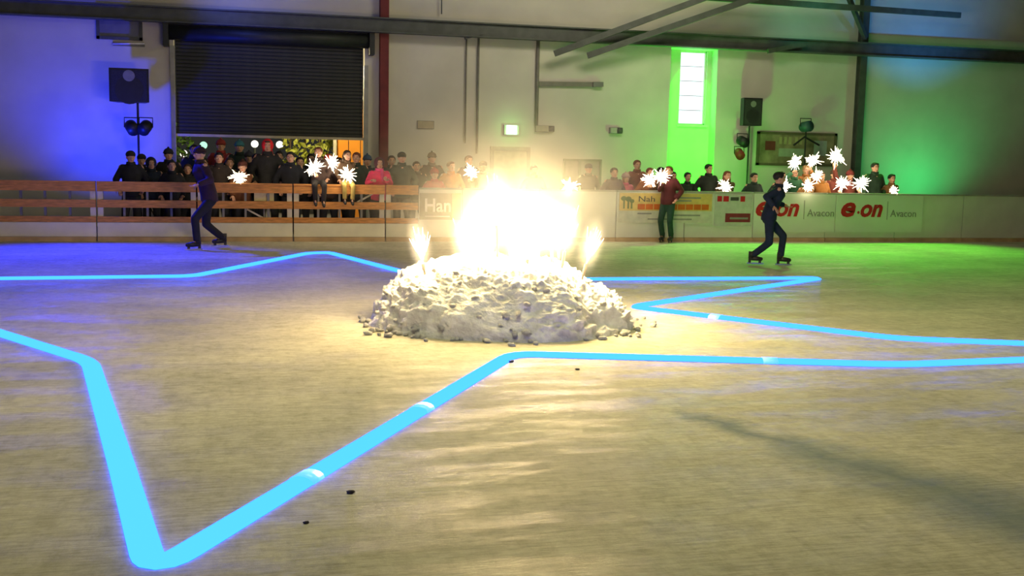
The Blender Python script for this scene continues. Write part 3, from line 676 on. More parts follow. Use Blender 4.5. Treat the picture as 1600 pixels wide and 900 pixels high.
# small dark bits lying on the ice
for i, (px, py, s_, lab) in enumerate(((799, 566, 0.017, 'tiny dark crumb on the ice in front of the snow mound'), (902, 578, 0.012, 'tiny brown crumb on the ice right of the light strip bend'), (548, 771, 0.015, 'dark pebble on the ice right of the near light strip'), (478, 818, 0.010, 'small dark speck on the ice beside the near light strip'))):
    p = ground(px, py); o = link('ice_crumb', cl[i % 5].copy(), None, None, (p.x, p.y, s_*0.5)); o.scale = (s_*1.4, s_, s_*0.8)
    o.data.materials.clear(); o.data.materials.append(mat('dark_crumb', (0.05, 0.045, 0.06), 0.8)); tag(o, lab, 'crumb', 'crumbs on the ice')

# ------------------------------------------------------------------ star of blue light strip on the ice
M_hose = emission('blue_light_strip', (0.11, 0.74, 9.0), 1.0)
def rounded(pts, rad=0.25, n=6, sharp=()):
    out = []
    for i, p in enumerate(pts):
        p = Vector(p)
        if i in (0, len(pts)-1) or i in sharp: out.append(p); continue
        a, b = Vector(pts[i-1]), Vector(pts[i+1]); d1 = (a-p).normalized(); d2 = (b-p).normalized()
        r = min(rad, (a-p).length*0.4, (b-p).length*0.4)
        for k in range(n+1):
            t = k/n; out.append((1-t)**2*(p+d1*r) + 2*t*(1-t)*p + t*t*(p+d2*r))
    return out
def gp(px, py): q = ground(px, py); return (q.x, q.y, 0.0)
star = [(-4.7, 14.05), gp(300, 433), gp(480, 397), gp(515, 396), gp(645, 430), (2.45, 13.62), gp(1283, 436), gp(985, 481), gp(1402, 531), (8.6, 7.55), gp(1402, 572), gp(800, 555), gp(238, 897), (-0.62, 5.6), (-1.15, 8.5), (-4.7, 14.05)]
star = [Vector((p[0], p[1], 0)) for p in star]
pts = rounded(star, 0.22)
dense = [pts[0]]
for a, b in zip(pts, pts[1:]):
    n = max(1, int((b-a).length/0.25))
    for k in range(1, n+1): dense.append(a.lerp(b, k/n))
hose = thing('light_strip', (star[7].x, star[7].y, 0), 'blue glowing light strip laid on the ice as a big star', 'light strip')
HW, HH = 0.066, 0.034
g = G(); nn = 10; base = len(g.V)
for i, p in enumerate(dense):
    d_ = (dense[min(i+1, len(dense)-1)]-dense[max(i-1, 0)]).normalized(); sd = Vector((-d_.y, d_.x, 0))
    for j in range(nn+1):
        a = math.pi*j/nn; g.V.append(p + sd*(HW*math.cos(a)) + Vector((0, 0, 0.002+HH*math.sin(a))))
for i in range(len(dense)-1):
    for j in range(nn): g.F.append((i*(nn+1)+j, i*(nn+1)+j+1, (i+1)*(nn+1)+j+1, (i+1)*(nn+1)+j))
    g.F.append((i*(nn+1), (i+1)*(nn+1), (i+1)*(nn+1)+nn, i*(nn+1)+nn))
g.build('hose', M_hose, hose, True)
M_conn = mat('clear_connector', (0.35, 0.55, 0.7), 0.3, 0.1, 5, emit=(0.08, 0.6, 7.0), estr=1.0)
for px, py in ((500, 741), (655, 640), (1130, 498), (1180, 565)):
    q = ground(px, py); k = min(range(len(dense)-1), key=lambda i: (dense[i]-q).length); d_ = (dense[k+1]-dense[k]).normalized(); c = dense[k]
    G().path([c-d_*0.06+Vector((0, 0, 0.004)), c+d_*0.06+Vector((0, 0, 0.004))], 0.069, 14, 0.54).build('connector', M_conn, hose, True)

# ------------------------------------------------------------------ people
M_skin = mat('skin', (0.56, 0.31, 0.21), 0.55, 0.06, 20)
M_eye = mat('eye_white', (0.7, 0.7, 0.68), 0.3, 0.0); M_iris = mat('iris', (0.03, 0.02, 0.015), 0.3, 0.0); M_lip = mat('lips', (0.42, 0.13, 0.11), 0.5, 0.05)
def cloth(c): return mat('cloth_%d_%d_%d' % tuple(int(v*999) for v in c), c, 0.85, 0.22, 9, 0.25)
HAIR = {'black': (0.012, 0.010, 0.009), 'brown': (0.055, 0.028, 0.014), 'red': (0.14, 0.035, 0.015), 'blond': (0.28, 0.17, 0.07), 'grey': (0.2, 0.19, 0.18)}
def hairmat(k): return mat('hair_'+k, HAIR[k], 0.6, 0.4, 40, 0.3, stretch=(4, 4, 1))
pend = []
def remesh(g, voxel, smooth=4):
    me = g.mesh('tmp'); o = bpy.data.objects.new('tmp', me); C.objects.link(o)
    r = o.modifiers.new('r', 'REMESH'); r.mode = 'VOXEL'; r.voxel_size = voxel
    s_ = o.modifiers.new('s', 'SMOOTH'); s_.factor = 0.5; s_.iterations = smooth
    return o
def harvest(objs):
    dg = bpy.context.evaluated_depsgraph_get(); out = []
    for o in objs:
        out.append(bpy.data.meshes.new_from_object(o.evaluated_get(dg)))
    for o in objs:
        m_ = o.data; bpy.data.objects.remove(o); bpy.data.meshes.remove(m_)
    return out
def ik(S, T, l1, l2, pole):
    d = T-S; L = d.length
    if L > (l1+l2)*0.985: d = d*((l1+l2)*0.985/L); L = d.length; T = S+d
    if L < abs(l1-l2)+0.06: L = abs(l1-l2)+0.06
    a = (l1*l1-l2*l2+L*L)/(2*L); h = math.sqrt(max(0, l1*l1-a*a)); dn = d.normalized()
    pv = (pole - dn*pole.dot(dn)).normalized()
    return S+dn*a+pv*h, T
def hand(g, wrist, d, s, side, grip):
    d = d.normalized(); up = Vector((0, 0, 1)) if abs(d.z) < 0.85 else Vector((0, -1, 0))
    x = d.cross(up).normalized()*side; n_ = x.cross(d).normalized()
    rot = Matrix((x, n_, d)).transposed()
    g.ell(wrist+d*0.045*s, (0.040*s, 0.016*s, 0.05*s), 8, 6, rot)
    for k, (o_, ln_) in enumerate(((-0.028, 0.062), (-0.010, 0.072), (0.010, 0.068), (0.027, 0.052))):
        b0 = wrist + d*0.08*s + x*o_*s
        c1, c2 = (1.25, 2.5) if grip else (0.3, 0.75)
        b1 = b0 + (d*math.cos(c1*0.6)+n_*math.sin(c1*0.6))*ln_*0.45*s
        b2 = b1 + (d*math.cos(c1)+n_*math.sin(c1))*ln_*0.32*s
        b3 = b2 + (d*math.cos(c2)+n_*math.sin(c2))*ln_*0.28*s
        g.path([b0, b1, b2, b3], [0.0095*s, 0.0092*s, 0.0085*s, 0.006*s], 6)
    b0 = wrist + d*0.025*s - x*0.032*s; b1 = b0 + (d*0.6-x*0.7+n_*0.3).normalized()*0.035*s; b2 = b1+(d*0.85+n_*0.5-x*(-0.2 if grip else 0.1)).normalized()*0.03*s
    g.path([b0, b1, b2], [0.012*s, 0.0105*s, 0.007*s], 6)

PLACED = []
def resolve(px, dy):                   # nobody stands inside a neighbour
    while True:
        x = at(px, 250, B+dy).x
        if all(abs(x-a) > 0.40 or abs(dy-b) > 0.36 for a, b in PLACED): break
        dy += 0.06
    PLACED.append((x, dy)); return dy
def person(px, ytop, dy, label, jacket=(0.02, 0.02, 0.03), trousers=(0.02, 0.022, 0.03), head='short', hair='brown', hatcol=(0.02, 0.02, 0.02),
           face=0.0, pose='stand', hands=None, Y=None, h=None, group='spectators behind the rink boards', scarf=None, root=None, facing=0.0, skates=False, tilt=0.0, fixed=False):
    """hands: dict of 'L'/'R' -> world target of the hand"""
    if root is None and not fixed: dy = resolve(px, dy)
    Yp = (B+dy) if Y is None else Y
    if root is None:
        p = at(px, ytop, Yp); rt = Vector((p.x, Yp, 0)); H = p.z if h is None else h
    else: rt = Vector(root); H = h
    lift = 0.06 if skates else 0.0
    H -= lift
    s = H/1.75
    t = thing('person', rt, label, 'person', group, facing)
    Rz = Matrix.Rotation(-facing, 3, 'Z')
    def loc(v): return Rz @ (Vector(v)-rt)
    hd = 0.232*(0.62+0.38*s) if s < 1 else 0.232*s          # head height
    z0 = lift
    hipz = 0.505*H+z0; lean = Vector((0, 0, 0))
    top_shift = Vector((0, 0, 0))
    if pose == 'sit':
        hipz = 1.12; full = hipz + 0.495*H
        feet = {1: Vector((0.10*s, -0.42*s, hipz-0.50*s-0.02)), -1: Vector((-0.10*s, -0.36*s, hipz-0.48*s-0.02))}
    elif pose == 'skate':
        hipz = 0.47*H+z0; top_shift = Vector((0, -0.16*s, -0.05*s))
        feet = {1: Vector((0.10*s, -0.26*s, 0.075*s+z0)), -1: Vector((-0.16*s, 0.30*s, 0.10*s+z0))}
    else:
        feet = {1: Vector((0.11*s, 0.0, 0.075*s+z0)), -1: Vector((-0.11*s, 0.02*s, 0.075*s+z0))}
    hip = Vector((0, 0, hipz))
    headtop = hip + Vector((0, 0, 0.495*H)) + top_shift
    if pose == 'skate': headtop.z = H+z0-0.04
    hc = headtop - Vector((0, 0, hd*0.5))
    neck = hc + Vector((0, 0.012*s, -hd*0.55)) ; shz = neck.z - 0.055*s
    shc = Vector((neck.x, neck.y+0.012*s, shz))
    mid = (hip+shc)/2 + Vector((0, 0.01*s, 0))
    sw = 0.185*s
    # --- skeleton points
    knees = {}
    for sd in (1, -1):
        hp = hip + Vector((sd*0.088*s, 0, -0.03*s)); pole = Vector((sd*0.1, -1, 0.1))
        k_, f_ = ik(hp, feet[sd], 0.245*H, 0.235*H, pole); knees[sd] = (hp, k_, f_)
    arms = {}
    for sd, key in ((1, 'R'), (-1, 'L')):
        S = shc + Vector((sd*sw, 0, -0.01*s))
        if hands and key in hands: T = loc(hands[key])
        elif pose == 'skate': T = S + Vector((sd*0.24*s, (-0.22 if sd > 0 else 0.12)*s, -0.36*s))
        else: T = S + Vector((sd*0.05*s, -0.09*s, -0.50*s))
        e_, w_ = ik(S, T - (T-S).normalized()*0.07*s, 0.285*s, 0.25*s, Vector((sd*0.6, 0.5, -0.9)))
        arms[sd] = (S, e_, w_)
    # --- head (fine), body (coarse)
    Rh = Matrix.Rotation(face, 3, 'Z') @ Matrix.Rotation(tilt, 3, 'X')
    def hp_(x, y, z): return hc + Rh @ Vector((x*hd, y*hd, z*hd))
    hg = G()
    hg.ell(hp_(0, 0.03, 0.10), (0.335*hd, 0.41*hd, 0.385*hd), 18, 12, Rh)
    hg.ell(hp_(0, -0.05, -0.14), (0.275*hd, 0.31*hd, 0.32*hd), 16, 10, Rh)
    hg.ell(hp_(0, -0.20, -0.38), (0.13*hd, 0.12*hd, 0.10*hd), 10, 6, Rh)      # chin
    hg.path([hp_(0, -0.345, 0.04), hp_(0, -0.43, -0.10), hp_(0, -0.36, -0.16)], [0.035*hd, 0.06*hd, 0.05*hd], 8)   # nose
    hg.ell(hp_(0, -0.31, 0.09), (0.22*hd, 0.07*hd, 0.05*hd), 10, 6, Rh)       # brow
    for sx in (1, -1): hg.ell(hp_(sx*0.335, 0.03, -0.03), (0.035*hd, 0.08*hd, 0.13*hd), 8, 6, Rh)   # ears
    hg.limb([hc+Vector((0, 0.02*s, -0.25*hd)), neck, neck+Vector((0, 0.01, -0.10*s))], [0.055*s, 0.055*s, 0.07*s])
    bg = G()
    bg.limb([hip, mid, shc+Vector((0, 0, -0.07*s)), shc], [0.13*s, 0.125*s, 0.14*s, 0.10*s])
    for sd in (1, -1):
        S, e_, w_ = arms[sd]
        bg.limb([shc+Vector((sd*0.08*s, 0, -0.02*s)), S], [0.075*s, 0.06*s]); bg.limb([S, e_, w_], [0.052*s, 0.042*s, 0.028*s])
        hp2, k_, f_ = knees[sd]; bg.limb([hp2, k_, f_], [0.082*s, 0.055*s, 0.038*s])
        bg.limb([f_, f_+Vector((0, -0.12*s, -0.035*s))], [0.038*s, 0.03*s])
    # --- jacket with sleeves
    jg = G()
    hem = hip + Vector((0, 0.005, -0.05*s))
    def oval(c, rx, ry, n=14): return [(c.x+rx*math.cos(2*math.pi*k/n), c.y+ry*math.sin(2*math.pi*k/n), c.z) for k in range(n)]
    rows = [(hem, 0.185, 0.15), (hip+Vector((0, 0, 0.06*s)), 0.185, 0.148), (mid, 0.175, 0.14), (shc+Vector((0, 0, -0.12*s)), 0.20, 0.15), (shc+Vector((0, 0, -0.02*s)), 0.185, 0.125), (shc+Vector((0, 0, 0.035*s)), 0.11, 0.095), (neck+Vector((0, 0, 0.012*s)), 0.082, 0.08)]
    k0 = len(jg.V)
    for c_, rx, ry in rows: jg.V += [Vector(v) for v in oval(c_, rx*s, ry*s)]
    for i in range(len(rows)-1):
        for j in range(14): jg.F.append((k0+i*14+j, k0+i*14+(j+1) % 14, k0+(i+1)*14+(j+1) % 14, k0+(i+1)*14+j))
    jg.F.append(tuple(k0+j for j in reversed(range(14)))); jg.F.append(tuple(k0+(len(rows)-1)*14+j for j in range(14)))
    for sd in (1, -1):
        S, e_, w_ = arms[sd]; jg.limb([S+Vector((-sd*0.03*s, 0, -0.01*s)), e_], [0.078*s, 0.066*s]); jg.limb([e_, e_.lerp(w_, 0.6)], [0.066*s, 0.056*s]); jg.path([e_.lerp(w_, 0.5), w_], [0.058*s, 0.050*s], 12)
    tg = G()
    tg.ell(hip+Vector((0, 0, -0.01)), (0.168*s, 0.138*s, 0.12*s), 14, 8)
    for sd in (1, -1):
        hp2, k_, f_ = knees[sd]; tg.limb([hp2, k_], [0.100*s, 0.075*s]); tg.limb([k_, k_.lerp(f_, 0.5)], [0.075*s, 0.068*s]); tg.path([k_.lerp(f_, 0.4), f_+Vector((0, 0, 0.01))], [0.07*s, 0.066*s], 12)
    ms = harvest([remesh(hg, 0.0085, 3), remesh(bg, 0.022), remesh(jg, 0.019, 3), remesh(tg, 0.021, 3)])
    # body mesh = body + head + hands + face details, one mesh
    bm = bmesh.new(); bm.from_mesh(ms[1]); bm.from_mesh(ms[0])
    for f in bm.faces: f.material_index = 0
    def join(g, mi):
        vs = [bm.verts.new(v) for v in g.V]
        for f in g.F:
            try: nf = bm.faces.new([vs[i] for i in f]); nf.material_index = mi; nf.smooth = True
            except ValueError: pass
    g = G()
    for sd, key in ((1, 'R'), (-1, 'L')):
        S, e_, w_ = arms[sd]; hand(g, w_, (w_-e_), s*1.1, sd, bool(hands and key in hands))
    join(g, 0)
    g = G(); g2 = G(); g3 = G(); g4 = G()
    for sx in (1, -1):
        g.ell(hp_(sx*0.145, -0.325, 0.01), (0.055*hd, 0.03*hd, 0.034*hd), 8, 6, Rh); g2.ell(hp_(sx*0.145, -0.350, 0.01), (0.026*hd, 0.012*hd, 0.026*hd), 8, 6, Rh)
        g4.path([hp_(sx*0.06, -0.385, 0.10), hp_(sx*0.15, -0.375, 0.125), hp_(sx*0.23, -0.31, 0.10)], [0.012*hd, 0.02*hd, 0.01*hd], 6)
    g3.ell(hp_(0, -0.345, -0.245), (0.095*hd, 0.035*hd, 0.022*hd), 10, 6, Rh); g3.ell(hp_(0, -0.335, -0.285), (0.075*hd, 0.035*hd, 0.022*hd), 10, 6, Rh)
    join(g, 1); join(g2, 2); join(g3, 3); join(g4, 4)
    me = bpy.data.meshes.new('body'); bm.to_mesh(me); bm.free()
    for m_ in (M_skin, M_eye, M_iris, M_lip, hairmat(hair)): me.materials.append(m_)
    bpy.data.meshes.remove(ms[0]); bpy.data.meshes.remove(ms[1])
    link('body', me, None, t, smooth=True)
    J = link('jacket', ms[2], cloth(jacket), t, smooth=True); link('trousers', ms[3], cloth(trousers), t, smooth=True)
    g = G(); g.path([neck+Vector((0, -0.005, -0.02*s)), neck+Vector((0, -0.01, 0.02*s)), neck+Vector((0, -0.012, 0.045*s))], [0.095*s, 0.088*s, 0.086*s], 14, 0.95)
    if scarf: g.limb([neck+Vector((0.04*s, -0.09*s, -0.0)), neck+Vector((0.05*s, -0.155*s, -0.2*s))], [0.035*s, 0.03*s])
    g.build('scarf' if scarf else 'collar', cloth(scarf) if scarf else cloth(jacket), t, True, False)
    # shoes / skates
    for sd in (1, -1):
        hp2, k_, f_ = knees[sd]; g = G()
        dr_ = Vector((0, -1, 0)) if pose != 'sit' else Vector((0, -0.95, -0.3)).normalized()
        g.limb([f_+Vector((0, 0.02*s, -0.03*s)), f_+dr_*0.09*s+Vector((0, 0, -0.040*s)), f_+dr_*0.17*s+Vector((0, 0, -0.048*s))], [0.048*s, 0.046*s, 0.036*s], 10)
        g.path([f_+Vector((0, 0.01, -0.03*s)), f_+Vector((0, 0.005, 0.09*s))], [0.055*s, 0.060*s], 10)
        sh = g.build('skate_boot' if skates else 'shoe', mat('black_boot', (0.02, 0.018, 0.02), 0.5) if skates or sd > 0 or pose != 'sit' else mat('black_boot', (0.02, 0.018, 0.02), 0.5), t, True, False)
        if skates:
            zb0 = f_.z-0.075*s-lift
            bl = G().box(f_.x-0.003, f_.x+0.003, f_.y-0.22*s, f_.y+0.09*s, zb0+0.002, zb0+0.022).build('blade', mat('skate_steel', (0.5, 0.5, 0.5), 0.25, 0.05, 8, 0, 0.9), sh, False, False)
            for yy in (-0.15*s, 0.04*s): G().box(f_.x-0.012, f_.x+0.012, f_.y+yy-0.02, f_.y+yy+0.02, zb0+0.02, f_.z-0.05*s).build('blade_post', mat('black_boot', (0.02, 0.018, 0.02), 0.5), sh, False, False)
    # hair, hats
    if head in ('short', 'long', 'beanie', 'cap', 'hood'):
        g = G(); k = 0.0 if head in ('short', 'long') else -0.03
        g.ell(hp_(0, 0.075, 0.155), ((0.375+k)*hd, (0.415+k)*hd, (0.365+k)*hd), 18, 12, Rh)
        g.ell(hp_(0, -0.20, 0.36), (0.24*hd, 0.16*hd, (0.12+k)*hd), 12, 6, Rh)
        if head == 'long' or (head == 'beanie' and hair in ('blond', 'red')):
            for sx in (-1, 0, 1): g.limb([hp_(sx*0.26, 0.16 if sx else 0.28, 0.05), hp_(sx*0.30, 0.16 if sx else 0.34, -0.35), hp_(sx*0.27, 0.15 if sx else 0.33, -0.72)], [0.15*hd, 0.14*hd, 0.08*hd])
        link('hair', g.mesh('hair'), hairmat(hair), t, smooth=True)
    if head == 'beanie':
        g = G(); g.ell(hp_(0, 0.03, 0.24), (0.40*hd, 0.45*hd, 0.36*hd), 18, 12, Rh)
        ho = link('knit_hat', g.mesh('knit_hat'), cloth(hatcol), t, smooth=True)
        g = G()
        pts_ = [hp_(0.395*math.cos(a), 0.03+0.45*math.sin(a), 0.19) for a in [2*math.pi*i/20 for i in range(21)]]
        g.path(pts_, 0.055*hd, 6); g.build('brim', cloth(tuple(c*0.8 for c in hatcol)), ho, True, False)
        g = G(); g.ell(hp_(0, 0.05, 0.63), 0.085*hd, 10, 8); g.build('pompom', cloth(hatcol), ho, True, False)
    elif head == 'cap':
        g = G(); g.ell(hp_(0, 0.03, 0.22), (0.385*hd, 0.44*hd, 0.33*hd), 18, 12, Rh)
        ho = link('cap', g.mesh('cap'), cloth(hatcol), t, smooth=True)
        g = G(); g.ell(hp_(0, -0.42, 0.20), (0.28*hd, 0.22*hd, 0.03*hd), 14, 6, Rh); g.build('peak', cloth(hatcol), ho, True, False)
    elif head == 'hood':
        g = G(); g.ell(hp_(0, 0.12, 0.10), (0.46*hd, 0.46*hd, 0.52*hd), 18, 12, Rh); g.limb([hp_(0, 0.18, -0.2), neck+Vector((0, 0.05*s, 0))], [0.36*hd, 0.10*s])
        link('hood', g.mesh('hood'), cloth(hatcol), t, smooth=True)
    tips = {}
    for sd, key in ((1, 'R'), (-1, 'L')):
        S, e_, w_ = arms[sd]; tips[key] = Matrix.Rotation(facing, 3, 'Z') @ (w_ + (w_-e_).normalized()*0.085*s) + rt
    return t, tips

M_sw = mat('sparkler_wire', (0.12, 0.11, 0.10), 0.5, 0.1, 20, 0, 0.5)
M_burst = emission('sparkler_burst', (1.0, 0.86, 0.60), 16.0)
def sparkler(pos, grip, label, size=0.15, power=3.0):
    power *= 2.0
    t = thing('sparkler', grip, label, 'sparkler', 'burning sparklers')
    d_ = (pos-grip).normalized()
    G().path([grip-d_*0.06, pos], 0.0035, 5).build('wire', M_sw, t)
    g = G(); g.ell(pos, size*0.36, 12, 8)
    for k in range(80):
        e_ = Vector((rnd.gauss(0, 1), rnd.gauss(0, 1), rnd.gauss(0, 1))).normalized(); l_ = size*rnd.uniform(0.45, 1.15)*(1.0 if rnd.random() < .8 else 1.35)
        g.path([pos, pos+e_*l_*0.5, pos+e_*l_], [size*0.10, size*0.035, size*0.006], 4)
    g.build('burst', M_burst, t)
    l = point('sparkler_light', pos-grip+Vector((0, -0.05, 0)), power, (1.0, 0.70, 0.36), size*0.5); l.parent = t
    return t
def sp(px, py, Y): return at(px, py, Y)
DK = [(0.012, 0.013, 0.02), (0.02, 0.02, 0.022), (0.012, 0.02, 0.04), (0.03, 0.022, 0.02), (0.015, 0.03, 0.025)]
def holder(px, ytop, dy, label, spx, spy, slabel, key='R', reach=0.50, size=0.15, power=3.0, **kw):
    dy = resolve(px, dy); Y = B+dy-reach; kw['fixed'] = True
    b = sp(spx, spy, Y); hnd = b+Vector((0.0, 0.06, -0.19))
    hs = dict(kw.pop('extra', {})); hs[key] = hnd
    t, tips = person(px, ytop, dy, label, hands=hs, **kw)
    sparkler(b, tips[key], slabel, size, power)
    return t, tips

# --- left of the red column
person(204, 236, 0.5, 'person in black at the left edge, head in blue light', jacket=DK[0], head='cap', face=0.3)
person(236, 247, 0.9, 'person with dark hood in blue light beside the stand pole', jacket=DK[2], head='hood', hatcol=(0.02, 0.025, 0.05), face=0.2)
person(263, 233, 1.4, 'tall person in dark knit hat left of the shutter rail', jacket=DK[1], head='beanie', hatcol=(0.02, 0.02, 0.03), face=0.2)
person(268, 250, 0.5, 'person in dark jacket with pale face before the shutter rail', jacket=DK[0], head='short', hair='black', face=0.25)
person(293, 256, 0.6, 'child in dark jacket just right of the shutter rail', jacket=DK[1], head='short', hair='brown')
person(303, 226, 2.6, 'tall person in dark blue standing in the doorway', jacket=DK[2], head='short', hair='black')
person(345, 219, 3.0, 'person in a dark red jacket high in the doorway', jacket=(0.30, 0.03, 0.03), head='beanie', hatcol=(0.30, 0.04, 0.03))
person(342, 238, 0.7, 'person with dark hair below the dark red jacket', jacket=DK[3], head='short', hair='black')
person(374, 221, 2.6, 'person with teal hat in the doorway', jacket=DK[4], head='beanie', hatcol=(0.05, 0.20, 0.24))
holder(379, 252, 0.5, 'small person in brown holding the leftmost sparkler', 373, 276, 'leftmost sparkler, burning just above the wooden rail', jacket=(0.14, 0.05, 0.02), head='beanie', hatcol=(0.10, 0.03, 0.02), reach=0.42)
person(400, 240, 1.5, 'person in black left of the red hood', jacket=DK[0], head='short', hair='black')
person(418, 222, 0.9, 'tall person with a bright red hood in the doorway', jacket=DK[1], head='hood', hatcol=(0.75, 0.02, 0.03), h=1.86)
person(436, 236, 1.9, 'person in blue jacket right of the red hood', jacket=(0.03, 0.03, 0.22), head='short', hair='black')
person(454, 237, 0.6, 'person with dark hair and black coat at the fence seam', jacket=DK[0], head='short', hair='black', face=-0.2)
person(469, 245, 1.2, 'person half hidden left of the sitting child', jacket=DK[1], head='short', hair='black')
person(221, 241, 1.2, 'person in dark cap between the black-clad edge figure and the hood', jacket=DK[0], head='cap', hatcol=(0.02, 0.02, 0.02))
person(318, 246, 1.1, 'person in black hidden behind the purple skater', jacket=DK[1], head='short', hair='black')
person(359, 246, 1.2, 'person in dark brown left of the leftmost sparkler', jacket=DK[3], head='short', hair='brown')
person(389, 238, 2.0, 'person in grey knit hat behind the leftmost sparkler', jacket=DK[1], head='beanie', hatcol=(0.05, 0.05, 0.06))
person(486, 240, 1.8, 'person in black behind the big sparkler', jacket=DK[0], head='short', hair='black')
person(530, 246, 1.5, 'person in black between the two sitting children', jacket=DK[1], head='short', hair='black')
# sitting children on the rail
sx = at(503, 285, B+0.06).x
b1 = sp(490, 262, B-0.28)
t_, tips = person(0, 0, 0, 'child in dark jacket sitting on the rail, pale trousers, holding a sparkler', jacket=(0.06, 0.035, 0.03), trousers=(0.03, 0.025, 0.025), head='short', hair='red', pose='sit', root=(sx-0.06, B+0.10, 0), h=1.26, hands={'L': b1+Vector((0.05, 0.05, -0.14))}, face=-0.2)
sparkler(b1, tips['L'], 'big sparkler held left of the sitting child', 0.17, 4)
holder(513, 241, 0.55, 'person with red cap right behind the sitting child', 517, 255, 'sparkler held up right behind the sitting child', key='R', jacket=(0.05, 0.03, 0.03), head='cap', hatcol=(0.45, 0.04, 0.02), reach=0.35, size=0.17)
b2 = sp(543, 273, B-0.30); sx = at(543, 285, B+0.06).x
t_, tips = person(0, 0, 0, 'long-haired child in mustard trousers sitting on the rail with a sparkler', jacket=(0.12, 0.07, 0.04), trousers=(0.48, 0.36, 0.10), head='long', hair='brown', pose='sit', root=(sx, B+0.10, 0), h=1.16, hands={'R': b2+Vector((0.02, 0.05, -0.13))}, face=0.3)
sparkler(b2, tips['R'], 'sparkler in front of the long-haired sitting child', 0.17, 4)
person(557, 238, 0.8, 'person with dark red hair before the orange booth', jacket=DK[4], head='short', hair='red', face=-0.3)
person(574, 243, 1.3, 'person with blue knit hat at the right shutter rail', jacket=DK[2], head='beanie', hatcol=(0.03, 0.07, 0.14))
person(593, 247, 0.45, 'person in a bright pink jacket and pink scarf', jacket=(0.80, 0.03, 0.14), scarf=(0.75, 0.05, 0.22), head='hood', hatcol=(0.10, 0.02, 0.05), hands={'L': at(582, 284, B+0.05), 'R': at(604, 284, B+0.05)}, face=0.05)
person(612, 243, 1.5, 'person half hidden right of the pink jacket', jacket=DK[1], head='short', hair='brown')
person(628, 238, 0.55, 'person in dark green jacket and black cap right of the red column', jacket=(0.02, 0.045, 0.035), head='cap', hatcol=(0.01, 0.02, 0.018), face=0.1)
person(651, 252, 1.2, 'small person in dark grey right of the black cap', jacket=DK[1], head='short', hair='brown')
person(675, 239, 1.0, 'tall person in brown above the lettered banner', jacket=(0.07, 0.035, 0.03), head='beanie', hatcol=(0.06, 0.03, 0.025))
person(679, 264, 0.4, 'child with pink jacket above the lettered banner', jacket=(0.55, 0.10, 0.10), head='beanie', hatcol=(0.35, 0.05, 0.06))
person(705, 252, 0.5, 'child in orange-brown jacket left of the blaze', jacket=(0.45, 0.15, 0.03), head='short', hair='red', face=0.3)
holder(733, 243, 0.6, 'person with red-brown hair holding a sparkler left of the blaze', 736, 269, 'sparkler just left above the blaze', jacket=(0.10, 0.035, 0.03), head='short', hair='red', face=0.2)
person(755, 252, 1.0, 'person in brown cap behind the blaze', jacket=(0.12, 0.05, 0.03), head='cap', hatcol=(0.12, 0.05, 0.03))
person(835, 258, 0.9, 'person with dark hair seen over the blaze', jacket=(0.10, 0.08, 0.05), head='short', hair='brown')
holder(888, 276, 0.4, 'child holding a sparkler right of the blaze', 890, 290, 'sparkler just right above the blaze', jacket=(0.40, 0.16, 0.12), head='short', hair='blond', size=0.16)
person(920, 256, 1.8, 'person in olive before the pass-through window', jacket=(0.06, 0.07, 0.04), head='cap', hatcol=(0.04, 0.05, 0.03))
# --- right group
person(960, 262, 0.6, 'person with dark hair at the end of the plain white board', jacket=(0.10, 0.07, 0.06), head='short', hair='brown')
person(978, 271, 0.4, 'child in a pink jacket above the yellow banner', jacket=(0.60, 0.08, 0.18), head='beanie', hatcol=(0.45, 0.30, 0.28))
person(996, 250, 0.9, 'tall person in reddish brown above the yellow banner', jacket=(0.20, 0.06, 0.04), head='short', hair='red')
holder(1016, 262, 0.5, 'person lit orange holding a sparkler left of the standing skater', 1015, 281, 'sparkler left of the standing skater', jacket=(0.25, 0.08, 0.03), head='short', hair='red', size=0.16)
person(1033, 261, 1.0, 'person with black hair behind the standing skater', jacket=DK[0], head='short', hair='black')
person(1052, 268, 0.6, 'person in black just right of the standing skater', jacket=DK[0], head='short', hair='black')
person(1075, 269, 0.5, 'child in dark green against the green-lit wall', jacket=(0.015, 0.03, 0.015), head='short', hair='black')
person(1108, 256, 0.6, 'broad-shouldered person in black against the green-lit wall', jacket=(0.012, 0.018, 0.012), head='short', hair='black', face=0.2)
holder(1137, 267, 0.5, 'person with red-brown hair holding a sparkler above the dark red marks', 1133, 291, 'lone sparkler above the dark red marks', jacket=(0.10, 0.06, 0.03), head='long', hair='red', size=0.14)
person(1179, 270, 0.5, 'child with black hair left of the dark blue skater', jacket=DK[4], head='short', hair='black')
holder(1222, 268, 0.6, 'person in dark jacket right of the dark blue skater', 1226, 290, 'low sparkler nearest the dark blue skater', jacket=DK[1], head='short', hair='brown')
holder(1242, 262, 0.5, 'person in green jacket raising a sparkler', 1242, 253, 'raised sparkler, leftmost of the three high ones', jacket=(0.03, 0.13, 0.06), head='cap', hatcol=(0.02, 0.06, 0.03), key='L', reach=0.3)
holder(1260, 258, 0.75, 'person with orange-lit face raising a sparkler', 1270, 251, 'raised sparkler, middle of the three high ones', jacket=(0.30, 0.12, 0.03), head='short', hair='blond', reach=0.35, size=0.17)
holder(1262, 276, 0.4, 'small child holding a low sparkler in front of the raised ones', 1263, 290, 'low sparkler below the middle raised one', jacket=(0.25, 0.12, 0.04), head='short', hair='blond', size=0.13)
holder(1284, 268, 0.6, 'person in orange-brown jacket between the sparklers', 1276, 275, 'sparkler between the high and the low ones', jacket=(0.34, 0.14, 0.03), head='long', hair='brown', key='L', reach=0.35, size=0.14)
